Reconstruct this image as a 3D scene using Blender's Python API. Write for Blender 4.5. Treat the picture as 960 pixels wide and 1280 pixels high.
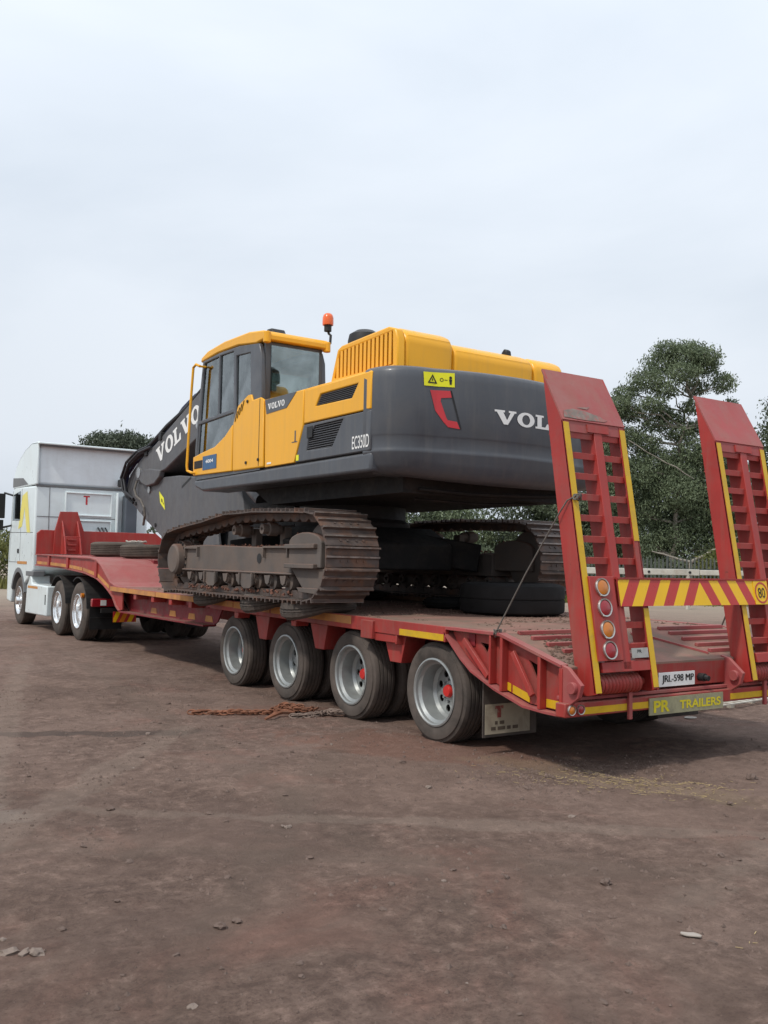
import bpy, bmesh, math, random
import numpy as np
from mathutils import Vector, Matrix, noise
from mathutils.geometry import tessellate_polygon

random.seed(7)
rng = np.random.default_rng(7)
scene = bpy.context.scene
for o in list(bpy.data.objects):
    bpy.data.objects.remove(o)
col = scene.collection

# ------------------------------------------------------------------ camera
cd = bpy.data.cameras.new('camera')
cam = bpy.data.objects.new('camera', cd)
col.objects.link(cam)
r_ = Vector((0.83194753, -0.55451305, 0.01945722))
u_ = Vector((-0.04708735, -0.0356185, 0.99825553))
f_ = Vector((0.55285268, 0.83141241, 0.05574327))
cam.matrix_world = Matrix(((r_.x, u_.x, -f_.x, -6.093), (r_.y, u_.y, -f_.y, -6.466),
                           (r_.z, u_.z, -f_.z, 1.5145), (0, 0, 0, 1)))
cd.sensor_fit = 'HORIZONTAL'
cd.sensor_width = 36.0
cd.lens = 36.0 * 1164.87 / 960
cd.clip_start = 0.05
cd.clip_end = 2000
scene.camera = cam
scene.render.resolution_x = 768
scene.render.resolution_y = 1024

# ------------------------------------------------------------------ world and sun
SUN_TO = Vector((-0.78, -0.18, 1.05)).normalized()
world = bpy.data.worlds.new('World')
scene.world = world
world.use_nodes = True
nt = world.node_tree
nt.nodes.clear()
out = nt.nodes.new('ShaderNodeOutputWorld')
bg = nt.nodes.new('ShaderNodeBackground')
bg.inputs['Strength'].default_value = 0.1
sky = nt.nodes.new('ShaderNodeTexSky')
sky.sky_type = 'NISHITA'
sky.sun_disc = False
sky.sun_elevation = math.asin(SUN_TO.z)
sky.sun_rotation = math.atan2(SUN_TO.x, SUN_TO.y)
sky.air_density = 1.2
sky.dust_density = 3.0
tc = nt.nodes.new('ShaderNodeTexCoord')
mp = nt.nodes.new('ShaderNodeMapping')
mp.inputs['Scale'].default_value = (1.2, 1.2, 3.2)
mp.inputs['Rotation'].default_value = (0.15, 0.1, 0.6)
n1 = nt.nodes.new('ShaderNodeTexNoise')
n1.inputs['Scale'].default_value = 1.6
n1.inputs['Detail'].default_value = 6
n1.inputs['Roughness'].default_value = 0.5
n1.inputs['Distortion'].default_value = 0.3
cr = nt.nodes.new('ShaderNodeValToRGB')
cr.color_ramp.elements[0].position = 0.36
cr.color_ramp.elements[0].color = (8.0, 8.8, 9.8, 1)
cr.color_ramp.elements[1].position = 0.62
cr.color_ramp.elements[1].color = (9.2, 9.9, 10.8, 1)
n2 = nt.nodes.new('ShaderNodeTexNoise')
n2.inputs['Scale'].default_value = 0.9
n2.inputs['Detail'].default_value = 3
mr = nt.nodes.new('ShaderNodeMapRange')
mr.inputs['From Min'].default_value = 0.35
mr.inputs['From Max'].default_value = 0.65
mr.inputs['To Min'].default_value = 0.9
mr.inputs['To Max'].default_value = 1.0
mx = nt.nodes.new('ShaderNodeMix')
mx.data_type = 'RGBA'
mx.clamp_factor = False
L = nt.links.new
L(tc.outputs['Generated'], mp.inputs['Vector'])
L(mp.outputs['Vector'], n1.inputs['Vector'])
L(mp.outputs['Vector'], n2.inputs['Vector'])
L(n1.outputs['Fac'], cr.inputs['Fac'])
L(n2.outputs['Fac'], mr.inputs['Value'])
L(mr.outputs['Result'], mx.inputs['Factor'])
L(sky.outputs['Color'], mx.inputs['A'])
L(cr.outputs['Color'], mx.inputs['B'])
sp = nt.nodes.new('ShaderNodeSeparateXYZ')
L(tc.outputs['Generated'], sp.inputs[0])
gr = nt.nodes.new('ShaderNodeMapRange')      # overcast dome: paler towards the zenith
gr.inputs['From Min'].default_value = 0.0; gr.inputs['From Max'].default_value = 1.0
gr.inputs['To Min'].default_value = 0.76; gr.inputs['To Max'].default_value = 1.36
L(sp.outputs['Z'], gr.inputs['Value'])
sc_ = nt.nodes.new('ShaderNodeVectorMath'); sc_.operation = 'SCALE'
L(mx.outputs['Result'], sc_.inputs[0]); L(gr.outputs['Result'], sc_.inputs['Scale'])
L(sc_.outputs[0], bg.inputs['Color'])
L(bg.outputs['Background'], out.inputs['Surface'])

sd = bpy.data.lights.new('sun', 'SUN')
sd.energy = 2.2
sd.angle = math.radians(4)
sd.color = (1.0, 0.95, 0.87)
sun = bpy.data.objects.new('sun', sd)
sun.rotation_euler = (-SUN_TO).to_track_quat('-Z', 'Y').to_euler()
col.objects.link(sun)

vs = scene.view_settings
vs.view_transform = 'Standard'
vs.look = 'None'
vs.exposure = 0.0
vs.gamma = 1.0
vs.use_curve_mapping = False

# ------------------------------------------------------------------ materials
def new_mat(name):
    m = bpy.data.materials.new(name)
    m.use_nodes = True
    return m, m.node_tree, m.node_tree.nodes['Principled BSDF']

def tex_vec(nt):
    tc = nt.nodes.new('ShaderNodeTexCoord')
    oi = nt.nodes.new('ShaderNodeObjectInfo')
    ml = nt.nodes.new('ShaderNodeMath'); ml.operation = 'MULTIPLY'; ml.inputs[1].default_value = 37.0
    ad = nt.nodes.new('ShaderNodeVectorMath'); ad.operation = 'ADD'
    nt.links.new(oi.outputs['Random'], ml.inputs[0])
    nt.links.new(tc.outputs['Object'], ad.inputs[0])
    nt.links.new(ml.outputs[0], ad.inputs[1])
    return ad.outputs[0]

def noise_node(nt, vec, scale, detail=5, rough=0.6, dist=0.0):
    n = nt.nodes.new('ShaderNodeTexNoise')
    n.inputs['Scale'].default_value = scale
    n.inputs['Detail'].default_value = detail
    n.inputs['Roughness'].default_value = rough
    n.inputs['Distortion'].default_value = dist
    nt.links.new(vec, n.inputs['Vector'])
    return n.outputs['Fac']

def rng_node(nt, val, a, b, c, d):
    m = nt.nodes.new('ShaderNodeMapRange')
    for k, v in zip(('From Min', 'From Max', 'To Min', 'To Max'), (a, b, c, d)):
        m.inputs[k].default_value = v
    nt.links.new(val, m.inputs['Value'])
    return m.outputs['Result']

def mix_col(nt, fac, a, b, blend='MIX'):
    m = nt.nodes.new('ShaderNodeMix')
    m.data_type = 'RGBA'; m.blend_type = blend
    for key, v in (('Factor', fac), ('A', a), ('B', b)):
        if isinstance(v, (tuple, list)):
            m.inputs[key].default_value = (*v, 1) if len(v) == 3 else v
        elif isinstance(v, (int, float)):
            m.inputs[key].default_value = v
        else:
            nt.links.new(v, m.inputs[key])
    return m.outputs['Result']

def mul(nt, a, b):
    m = nt.nodes.new('ShaderNodeMath'); m.operation = 'MULTIPLY'
    for i, v in enumerate((a, b)):
        if isinstance(v, (int, float)): m.inputs[i].default_value = v
        else: nt.links.new(v, m.inputs[i])
    return m.outputs[0]

MATS = {}
def M(name, base, rough=0.5, metal=0.0, var=0.12, vs=2.5, dirt=None, damt=0.0, dscale=3.0, dlo=0.5, dhi=0.62,
      dust=None, dustamt=0.0, bump=0.0, bscale=60.0, spec=0.4, coat=0.0, rvar=0.1, chip=None, camt=0.7, cscale=22.0, clo=0.63, chi=0.67, streak=None, samt=0.3):
    m, nt, p = new_mat(name)
    v = tex_vec(nt)
    n = noise_node(nt, v, vs, 6, 0.65)
    k = rng_node(nt, n, 0.3, 0.7, 1 - var, 1 + var)
    c = mix_col(nt, 1.0, base, (1, 1, 1), 'MULTIPLY')
    mm = nt.nodes.new('ShaderNodeVectorMath'); mm.operation = 'SCALE'
    mm.inputs[0].default_value = base
    nt.links.new(k, mm.inputs['Scale'])
    c = mm.outputs[0]
    if dirt:
        d = noise_node(nt, v, dscale, 8, 0.7, 0.4)
        f = rng_node(nt, d, dlo, dhi, 0, damt)
        c = mix_col(nt, f, c, dirt)
    if streak:
        mpn = nt.nodes.new('ShaderNodeMapping'); mpn.inputs['Scale'].default_value = (7.0, 7.0, 0.55)
        nt.links.new(v, mpn.inputs['Vector'])
        sn_ = noise_node(nt, mpn.outputs['Vector'], 1.6, 7, 0.7)
        c = mix_col(nt, rng_node(nt, sn_, 0.48, 0.72, 0, samt), c, streak)
    if chip:
        cn = noise_node(nt, v, cscale, 6, 0.75, 0.5)
        cn2 = noise_node(nt, v, 2.3, 3, 0.5)
        c = mix_col(nt, mul(nt, rng_node(nt, cn, clo, chi, 0, camt), rng_node(nt, cn2, 0.42, 0.56, 0.15, 1)), c, chip)
    if dust:
        g = nt.nodes.new('ShaderNodeNewGeometry')
        sx = nt.nodes.new('ShaderNodeSeparateXYZ')
        nt.links.new(g.outputs['Normal'], sx.inputs[0])
        up = rng_node(nt, sx.outputs['Z'], 0.35, 0.95, 0, 1)
        dn = noise_node(nt, v, 4.0, 6, 0.7)
        dn = rng_node(nt, dn, 0.3, 0.6, 0.35, 1)
        f = mul(nt, mul(nt, up, dn), dustamt)
        c = mix_col(nt, f, c, dust)
    nt.links.new(c, p.inputs['Base Color'])
    rn = noise_node(nt, v, vs * 4, 4)
    nt.links.new(rng_node(nt, rn, 0.3, 0.7, max(0.02, rough - rvar), min(1, rough + rvar)), p.inputs['Roughness'])
    p.inputs['Metallic'].default_value = metal
    p.inputs['Specular IOR Level'].default_value = spec
    if coat:
        p.inputs['Coat Weight'].default_value = coat
        p.inputs['Coat Roughness'].default_value = 0.15
    if bump:
        bn = noise_node(nt, v, bscale, 5, 0.6)
        b = nt.nodes.new('ShaderNodeBump')
        b.inputs['Strength'].default_value = bump
        b.inputs['Distance'].default_value = 0.01
        nt.links.new(bn, b.inputs['Height'])
        nt.links.new(b.outputs['Normal'], p.inputs['Normal'])
    MATS[name] = m
    return m

DUST = (0.26, 0.19, 0.15)
MUD = (0.13, 0.085, 0.065)
M('red', (0.32, 0.035, 0.029), 0.5, var=0.18, vs=3, dirt=(0.22, 0.075, 0.065), damt=0.5, dscale=2.2, dust=(0.27, 0.15, 0.12), dustamt=0.8, bump=0.05, bscale=35, chip=(0.10, 0.035, 0.025), camt=0.75, streak=(0.25, 0.115, 0.085), samt=0.45)
M('red_clean', (0.345, 0.034, 0.028), 0.45, var=0.14, vs=2, dirt=(0.26, 0.07, 0.06), damt=0.4, dscale=1.7, dust=(0.36, 0.15, 0.13), dustamt=0.45, bump=0.03, bscale=30, chip=(0.10, 0.035, 0.025), camt=0.75, streak=(0.25, 0.115, 0.085), samt=0.45)
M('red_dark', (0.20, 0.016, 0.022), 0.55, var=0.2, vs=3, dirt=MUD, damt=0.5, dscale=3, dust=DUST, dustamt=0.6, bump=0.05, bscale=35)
M('red_faded', (0.33, 0.062, 0.062), 0.6, var=0.14, vs=1.6, dirt=(0.29, 0.15, 0.12), damt=0.6, dscale=1.5, dlo=0.45, dhi=0.7, dust=(0.38, 0.17, 0.15), dustamt=0.55, bump=0.05, bscale=40, chip=(0.10, 0.035, 0.025), camt=0.75, streak=(0.25, 0.115, 0.085), samt=0.45)
M('deck', (0.27, 0.145, 0.115), 0.8, var=0.35, vs=3, dirt=(0.20, 0.145, 0.11), damt=0.85, dscale=2.4, dlo=0.42, dhi=0.6, bump=0.35, bscale=25, spec=0.2)
M('scuff', (0.20, 0.16, 0.14), 0.8, var=0.3, vs=12, dirt=(0.33, 0.10, 0.09), damt=0.8, dscale=14, dlo=0.48, dhi=0.6)
M('tape', (0.60, 0.37, 0.012), 0.4, var=0.1, vs=6, dirt=(0.30, 0.20, 0.05), damt=0.45, dscale=7, dlo=0.5, dhi=0.72, chip=(0.25, 0.06, 0.03), camt=0.8, cscale=14.0, clo=0.66, chi=0.69)
M('tape_dusty', (0.52, 0.24, 0.07), 0.7, var=0.25, vs=3, dirt=(0.36, 0.16, 0.08), damt=0.7, dscale=2, dust=DUST, dustamt=0.5)
M('chev_yellow', (0.80, 0.47, 0.006), 0.35, var=0.06, vs=3)
M('chev_red', (0.46, 0.035, 0.03), 0.35, var=0.08, vs=3)
M('chev_orange', (0.70, 0.22, 0.01), 0.4, var=0.06, vs=3)
M('rubber', (0.070, 0.060, 0.053), 0.85, var=0.3, vs=4, dirt=(0.165, 0.13, 0.11), damt=0.6, dscale=3, dlo=0.4, dhi=0.7, bump=0.12, bscale=60, spec=0.2)
M('rubber_dusty', (0.085, 0.073, 0.062), 0.9, var=0.25, vs=4, dirt=(0.16, 0.13, 0.105), damt=0.7, dscale=2.5, dlo=0.4, dhi=0.65, bump=0.2, bscale=50, spec=0.15)
M('rubber_black', (0.018, 0.017, 0.017), 0.85, var=0.3, vs=4, bump=0.12, bscale=40, spec=0.2)
M('rim', (0.33, 0.345, 0.34), 0.40, metal=0.5, var=0.1, vs=6, dirt=(0.20, 0.17, 0.14), damt=0.35, dscale=6, dlo=0.5, dhi=0.75, chip=(0.12, 0.09, 0.07), camt=0.6, cscale=15.0, clo=0.6, chi=0.72)
M('alu', (0.82, 0.83, 0.83), 0.22, metal=0.9, var=0.05, vs=5)
M('chrome', (0.50, 0.48, 0.45), 0.35, metal=0.9, var=0.1, vs=8)
M('hub_red', (0.55, 0.025, 0.02), 0.45, var=0.12, vs=9)
M('black', (0.016, 0.016, 0.017), 0.55, var=0.2, vs=4, dust=(0.12, 0.1, 0.085), dustamt=0.25)
M('chassis', (0.014, 0.013, 0.013), 0.75, var=0.3, vs=4, dirt=(0.045, 0.035, 0.029), damt=0.5, dscale=4)
M('volvo_yellow', (0.84, 0.41, 0.022), 0.38, var=0.04, vs=1.2, dirt=(0.66, 0.35, 0.06), damt=0.25, dscale=2.5, dlo=0.5, dhi=0.8, coat=0.08, rvar=0.05, spec=0.3, streak=(0.50, 0.27, 0.07), samt=0.22)
M('volvo_grey', (0.070, 0.076, 0.088), 0.42, var=0.10, vs=1.5, dirt=(0.13, 0.115, 0.105), damt=0.35, dscale=2.0, dlo=0.5, dhi=0.8, coat=0.15, dust=(0.16, 0.14, 0.125), dustamt=0.3, streak=(0.13, 0.125, 0.12), samt=0.4, chip=(0.2, 0.18, 0.16), camt=0.25, cscale=40.0, clo=0.66, chi=0.70)
M('boom_grey', (0.092, 0.093, 0.100), 0.5, var=0.12, vs=2, dirt=(0.14, 0.12, 0.105), damt=0.5, dscale=2.5, dlo=0.5, dhi=0.8, streak=(0.15, 0.135, 0.12), samt=0.5, chip=(0.05, 0.045, 0.04), camt=0.5)
M('track', (0.105, 0.082, 0.073), 0.62, metal=0.25, var=0.35, vs=6, dirt=(0.20, 0.10, 0.06), damt=0.8, dscale=4, dlo=0.48, dhi=0.68, bump=0.3, bscale=30)
M('track_tip', (0.25, 0.215, 0.195), 0.45, metal=0.5, var=0.3, vs=12, dirt=(0.15, 0.09, 0.06), damt=0.7, dscale=9, dlo=0.45, dhi=0.6)
M('track_frame', (0.115, 0.098, 0.088), 0.75, var=0.2, vs=3, dirt=(0.16, 0.115, 0.09), damt=0.7, dscale=2.5, dlo=0.42, dhi=0.66, dust=(0.21, 0.11, 0.08), dustamt=0.9, bump=0.15, bscale=30)
M('white', (0.72, 0.80, 0.81), 0.35, var=0.05, vs=1.2, dirt=(0.50, 0.48, 0.44), damt=0.3, dscale=2.0, dlo=0.5, dhi=0.8, coat=0.3, streak=(0.55, 0.56, 0.54), samt=0.22)
M('white_panel', (0.76, 0.83, 0.86), 0.4, var=0.05, vs=1.2, dirt=(0.44, 0.44, 0.42), damt=0.4, dscale=1.5, dlo=0.45, dhi=0.8, streak=(0.55, 0.57, 0.57), samt=0.18)
M('intake', (0.075, 0.092, 0.11), 0.6, var=0.2, vs=3)
M('plate_olive', (0.30, 0.285, 0.175), 0.55, var=0.15, vs=8, dirt=(0.18, 0.16, 0.11), damt=0.5, dscale=8)
M('grey_plastic', (0.16, 0.165, 0.17), 0.6, var=0.1, vs=3)
M('plate_white', (0.78, 0.78, 0.76), 0.4, var=0.05, vs=8)
M('plate_grey', (0.36, 0.36, 0.34), 0.5, var=0.12, vs=8, dirt=(0.22, 0.2, 0.18), damt=0.4, dscale=8)
M('cream', (0.40, 0.35, 0.26), 0.7, var=0.12, vs=8, dirt=(0.25, 0.2, 0.15), damt=0.5, dscale=6)
M('ink', (0.012, 0.012, 0.013), 0.5, var=0.1)
M('ink_brown', (0.10, 0.075, 0.055), 0.7, var=0.2)
M('letter_white', (0.80, 0.80, 0.78), 0.4, var=0.03)
M('letter_yellow', (0.62, 0.52, 0.02), 0.5, var=0.1, vs=10)
M('label_yellow', (0.80, 0.78, 0.015), 0.4, var=0.05)
M('decal_yellow', (0.80, 0.70, 0.16), 0.4, var=0.05)
M('decal_blue', (0.03, 0.10, 0.22), 0.4, var=0.1)
M('decal_red', (0.55, 0.04, 0.05), 0.4, var=0.1)
M('emblem_red', (0.30, 0.07, 0.06), 0.7, var=0.25, vs=20, dirt=(0.4, 0.33, 0.25), damt=0.6, dscale=18)
M('lens_amber', (0.55, 0.17, 0.015), 0.18, var=0.1, vs=30, coat=0.5)
M('lens_red', (0.30, 0.012, 0.02), 0.18, var=0.1, vs=30, coat=0.5)
M('beacon', (0.75, 0.13, 0.02), 0.2, var=0.1, vs=30, coat=0.5)
M('hose', (0.02, 0.021, 0.025), 0.5, var=0.2)
M('hose_blue', (0.018, 0.026, 0.075), 0.5, var=0.2)
M('wire_rope', (0.14, 0.125, 0.11), 0.7, metal=0.3, var=0.2, vs=20)
M('rust', (0.235, 0.105, 0.065), 0.9, var=0.35, vs=12, dirt=(0.20, 0.11, 0.075), damt=0.8, dscale=10, spec=0.1)
M('chain_grey', (0.20, 0.15, 0.125), 0.9, var=0.3, vs=12, spec=0.1)
M('wood', (0.22, 0.13, 0.085), 0.85, var=0.3, vs=6, bump=0.2, bscale=40, spec=0.15)
M('stone', (0.150, 0.108, 0.090), 0.9, var=0.35, vs=15, bump=0.4, bscale=60, spec=0.15)
M('stone_pale', (0.235, 0.185, 0.155), 0.9, var=0.25, vs=15, bump=0.4, bscale=60, spec=0.15)
M('red_mud', (0.19, 0.095, 0.07), 0.95, var=0.4, vs=10, bump=0.3, bscale=50, spec=0.1)
M('dirt_clod', (0.13, 0.085, 0.065), 0.95, var=0.4, vs=10, bump=0.3, bscale=50, spec=0.1)
M('straw', (0.40, 0.305, 0.165), 0.9, var=0.3, vs=20, spec=0.1)
M('litter', (0.33, 0.29, 0.25), 0.5, var=0.15, vs=10)
M('fence_steel', (0.085, 0.095, 0.085), 0.6, metal=0.2, var=0.2)
M('beam_white', (0.48, 0.46, 0.40), 0.6, var=0.2, vs=2, dirt=(0.3, 0.24, 0.18), damt=0.5, dscale=1.5)
M('bark', (0.30, 0.27, 0.23), 0.9, var=0.3, vs=3, dirt=(0.14, 0.12, 0.1), damt=0.7, dscale=1.5, bump=0.3, bscale=12, spec=0.1)
M('bark_dark', (0.085, 0.07, 0.058), 0.9, var=0.3, vs=3, bump=0.3, bscale=12, spec=0.1)
M('seat', (0.025, 0.026, 0.03), 0.85, var=0.2)
M('steel', (0.40, 0.40, 0.40), 0.3, metal=0.8, var=0.1)

def glass_mat(name, tint, base):
    m = bpy.data.materials.new(name); m.use_nodes = True
    nt = m.node_tree; nt.nodes.clear()
    o = nt.nodes.new('ShaderNodeOutputMaterial')
    t = nt.nodes.new('ShaderNodeBsdfTransparent'); t.inputs['Color'].default_value = (*tint, 1)
    g = nt.nodes.new('ShaderNodeBsdfGlossy'); g.inputs['Roughness'].default_value = 0.03
    g.inputs['Color'].default_value = (0.9, 0.95, 0.95, 1)
    fr = nt.nodes.new('ShaderNodeFresnel'); fr.inputs['IOR'].default_value = 1.5
    tc = nt.nodes.new('ShaderNodeTexCoord')
    nn = noise_node(nt, tc.outputs['Object'], 3.0, 3)
    ad = nt.nodes.new('ShaderNodeMath'); ad.operation = 'ADD'; ad.use_clamp = True
    nt.links.new(fr.outputs[0], ad.inputs[0])
    nt.links.new(rng_node(nt, nn, 0.35, 0.65, base * 0.6, base * 1.4), ad.inputs[1])
    mx = nt.nodes.new('ShaderNodeMixShader')
    nt.links.new(ad.outputs[0], mx.inputs[0])
    nt.links.new(t.outputs[0], mx.inputs[1]); nt.links.new(g.outputs[0], mx.inputs[2])
    nt.links.new(mx.outputs[0], o.inputs['Surface'])
    MATS[name] = m
glass_mat('glass', (0.70, 0.78, 0.75), 0.16)
glass_mat('glass_dark', (0.10, 0.12, 0.12), 0.06)

def leaf_mat(name, a, b, scale=0.7):
    m, nt, p = new_mat(name)
    tc = nt.nodes.new('ShaderNodeTexCoord')
    n = noise_node(nt, tc.outputs['Object'], scale, 3, 0.7)
    w = nt.nodes.new('ShaderNodeTexWhiteNoise'); w.noise_dimensions = '3D'
    sn = nt.nodes.new('ShaderNodeVectorMath'); sn.operation = 'SNAP'
    sn.inputs[1].default_value = (0.35, 0.35, 0.35)
    nt.links.new(tc.outputs['Object'], sn.inputs[0]); nt.links.new(sn.outputs[0], w.inputs['Vector'])
    ad = nt.nodes.new('ShaderNodeMath'); ad.operation = 'ADD'
    nt.links.new(rng_node(nt, n, 0.3, 0.7, 0, 0.7), ad.inputs[0])
    nt.links.new(mul(nt, w.outputs['Value'], 0.3), ad.inputs[1])
    c = mix_col(nt, ad.outputs[0], a, b)
    nt.links.new(c, p.inputs['Base Color'])
    p.inputs['Roughness'].default_value = 0.55
    p.inputs['Specular IOR Level'].default_value = 0.35
    o = [x for x in nt.nodes if x.type == 'OUTPUT_MATERIAL'][0]
    tr = nt.nodes.new('ShaderNodeBsdfTranslucent')
    nt.links.new(c, tr.inputs['Color'])
    ms = nt.nodes.new('ShaderNodeMixShader'); ms.inputs[0].default_value = 0.25
    nt.links.new(p.outputs[0], ms.inputs[1]); nt.links.new(tr.outputs[0], ms.inputs[2])
    nt.links.new(ms.outputs[0], o.inputs['Surface'])
    MATS[name] = m
leaf_mat('leaf_euc', (0.078, 0.106, 0.058), (0.215, 0.262, 0.152))
leaf_mat('leaf_dark', (0.055, 0.076, 0.044), (0.145, 0.175, 0.105))
leaf_mat('leaf_bush', (0.06, 0.08, 0.02), (0.20, 0.20, 0.06))
leaf_mat('leaf_far', (0.06, 0.08, 0.055), (0.11, 0.13, 0.09))
leaf_mat('grass', (0.12, 0.14, 0.035), (0.28, 0.25, 0.09), 0.4)

# ground
m, nt, p = new_mat('ground')
tcg = nt.nodes.new('ShaderNodeTexCoord'); gv = tcg.outputs['Object']
g1 = noise_node(nt, gv, 0.35, 5, 0.6, 0.3)
g2 = noise_node(nt, gv, 1.7, 8, 0.68, 0.6)
g3 = noise_node(nt, gv, 9, 10, 0.75, 0.3)
g4 = noise_node(nt, gv, 0.8, 6, 0.65, 0.8)
g6 = noise_node(nt, gv, 45, 8, 0.78)
gs = noise_node(nt, gv, 0.65, 5, 0.6, 1.2)          # where the dirt is loose and gritty, where packed smooth
grit = rng_node(nt, gs, 0.40, 0.60, 0.42, 1.0)
c = mix_col(nt, rng_node(nt, g2, 0.30, 0.70, 0, 1), (0.145, 0.097, 0.076), (0.277, 0.191, 0.152))
c = mix_col(nt, rng_node(nt, g1, 0.42, 0.62, 0, 0.65), c, (0.248, 0.174, 0.143))
c = mix_col(nt, rng_node(nt, g1, 0.36, 0.46, 0.5, 0), c, (0.132, 0.090, 0.075))
c = mix_col(nt, rng_node(nt, g4, 0.56, 0.70, 0, 0.4), c, (0.262, 0.118, 0.089))
c = mix_col(nt, mul(nt, grit, rng_node(nt, g3, 0.40, 0.60, 0.75, 0)), c, (0.093, 0.061, 0.049))
c = mix_col(nt, mul(nt, grit, rng_node(nt, g3, 0.56, 0.74, 0, 0.6)), c, (0.370, 0.257, 0.208))
c = mix_col(nt, mul(nt, grit, rng_node(nt, g6, 0.36, 0.48, 0.7, 0)), c, (0.083, 0.055, 0.044))
g5 = noise_node(nt, gv, 70, 4, 0.7)
c = mix_col(nt, rng_node(nt, g5, 0.65, 0.73, 0, 0.5), c, (0.389, 0.274, 0.221))
def patch(cx, cy, dx, dy, w, l, colr, amt, c):
    # stain with its own outline: ellipse along (dx, dy), broken up by noise
    vm = nt.nodes.new('ShaderNodeVectorMath'); vm.operation = 'SUBTRACT'; vm.inputs[1].default_value = (cx, cy, 0)
    nt.links.new(gv, vm.inputs[0])
    d1 = nt.nodes.new('ShaderNodeVectorMath'); d1.operation = 'DOT_PRODUCT'; d1.inputs[1].default_value = (dx / l, dy / l, 0)
    d2 = nt.nodes.new('ShaderNodeVectorMath'); d2.operation = 'DOT_PRODUCT'; d2.inputs[1].default_value = (-dy / w, dx / w, 0)
    nt.links.new(vm.outputs[0], d1.inputs[0]); nt.links.new(vm.outputs[0], d2.inputs[0])
    cb = nt.nodes.new('ShaderNodeCombineXYZ'); nt.links.new(d1.outputs['Value'], cb.inputs[0]); nt.links.new(d2.outputs['Value'], cb.inputs[1])
    ln = nt.nodes.new('ShaderNodeVectorMath'); ln.operation = 'LENGTH'; nt.links.new(cb.outputs[0], ln.inputs[0])
    ad = nt.nodes.new('ShaderNodeMath'); ad.operation = 'ADD'
    nt.links.new(ln.outputs['Value'], ad.inputs[0]); nt.links.new(rng_node(nt, g2, 0.3, 0.7, -0.6, 0.6), ad.inputs[1])
    return mix_col(nt, rng_node(nt, ad.outputs[0], 0.75, 1.1, amt, 0), c, colr)
c = patch(-3.75, 1.75, .93, -.36, .16, 1.1, (0.075, 0.058, 0.050), .7, c)
c = patch(-1.45, -.1, .5, -.86, .55, 1.3, (0.21, 0.105, 0.075), .5, c)
c = patch(-1.5, 2.0, .9, -.43, .4, 1.3, (0.20, 0.105, 0.078), .4, c)
c = patch(-5.0, -.6, .93, -.36, .25, .4, (0.30, 0.25, 0.21), .5, c)
c = patch(-.95, -1.7, .35, -.93, .22, 1.1, (0.30, 0.225, 0.15), .35, c)
for k_, (px_, py_, dx_, dy_, w_, l_, dk) in enumerate(((-3.2, -1.2, .62, .785, .13, 4.5, 1), (-4.6, -.6, .62, .785, .14, 4.2, 0), (-2.6, -3.0, .80, -.60, .12, 3.6, 1), (-2.2, -2.4, .80, -.60, .10, 3.2, 0), (-4.2, 2.6, .25, .97, .16, 6.0, 0), (-2.7, 3.0, .12, .99, .15, 6.5, 1), (.2, -3.0, .97, .22, .16, 3.2, 0))):
    c = patch(px_, py_, dx_, dy_, w_, l_, (0.130, 0.098, 0.078) if dk else (0.30, 0.235, 0.19), .26, c)
# paler dust further off from the parking place
dv = nt.nodes.new('ShaderNodeVectorMath'); dv.operation = 'DISTANCE'; dv.inputs[1].default_value = (-2, 2, 0)
nt.links.new(gv, dv.inputs[0])
c = mix_col(nt, rng_node(nt, dv.outputs['Value'], 17, 32, 0, 0.85), c, (0.34, 0.285, 0.225))
sep = nt.nodes.new('ShaderNodeSeparateXYZ'); nt.links.new(gv, sep.inputs[0])
nt.links.new(c, p.inputs['Base Color'])
p.inputs['Roughness'].default_value = 0.92
p.inputs['Specular IOR Level'].default_value = 0.15
bmp = nt.nodes.new('ShaderNodeBump'); bmp.inputs['Strength'].default_value = 0.9; bmp.inputs['Distance'].default_value = 0.035
b1 = noise_node(nt, gv, 13, 10, 0.72)
nt.links.new(b1, bmp.inputs['Height'])
bm2 = nt.nodes.new('ShaderNodeBump'); bm2.inputs['Strength'].default_value = 0.8; bm2.inputs['Distance'].default_value = 0.012
b2 = noise_node(nt, gv, 70, 8, 0.75)
nt.links.new(b2, bm2.inputs['Height']); nt.links.new(bmp.outputs[0], bm2.inputs['Normal'])
nt.links.new(bm2.outputs[0], p.inputs['Normal'])
MATS['ground'] = m

# ------------------------------------------------------------------ helpers
WL = {}
def wloc(o):
    return WL[o.name] if o is not None else Vector((0, 0, 0))

def tag(o, label=None, cat=None, group=None, kind=None):
    if label: o['label'] = label
    if cat: o['category'] = cat
    if group: o['group'] = group
    if kind: o['kind'] = kind
    return o

def thing(name, label, cat, loc, group=None):
    o = bpy.data.objects.new(name, None)
    o.empty_display_size = 0.2
    o.location = loc
    col.objects.link(o)
    WL[o.name] = Vector(loc)
    return tag(o, label, cat, group)

def put(name, mesh, parent, wl):
    o = bpy.data.objects.new(name, mesh)
    o.location = Vector(wl) - wloc(parent)
    o.parent = parent
    col.objects.link(o)
    WL[o.name] = Vector(wl)
    return o

def fill_tris(loops):
    bm = bmesh.new(); es = []
    k = 0
    for lp in loops:
        vv = [bm.verts.new((q[0], q[1], 0)) for q in lp]
        es += [bm.edges.new((vv[i], vv[(i + 1) % len(vv)])) for i in range(len(vv))]
    bm.verts.index_update()
    bmesh.ops.triangle_fill(bm, use_beauty=True, edges=es, normal=(0, 0, 1))
    out = [tuple(v.index for v in f.verts) for f in bm.faces]
    bm.free()
    return out

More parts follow.
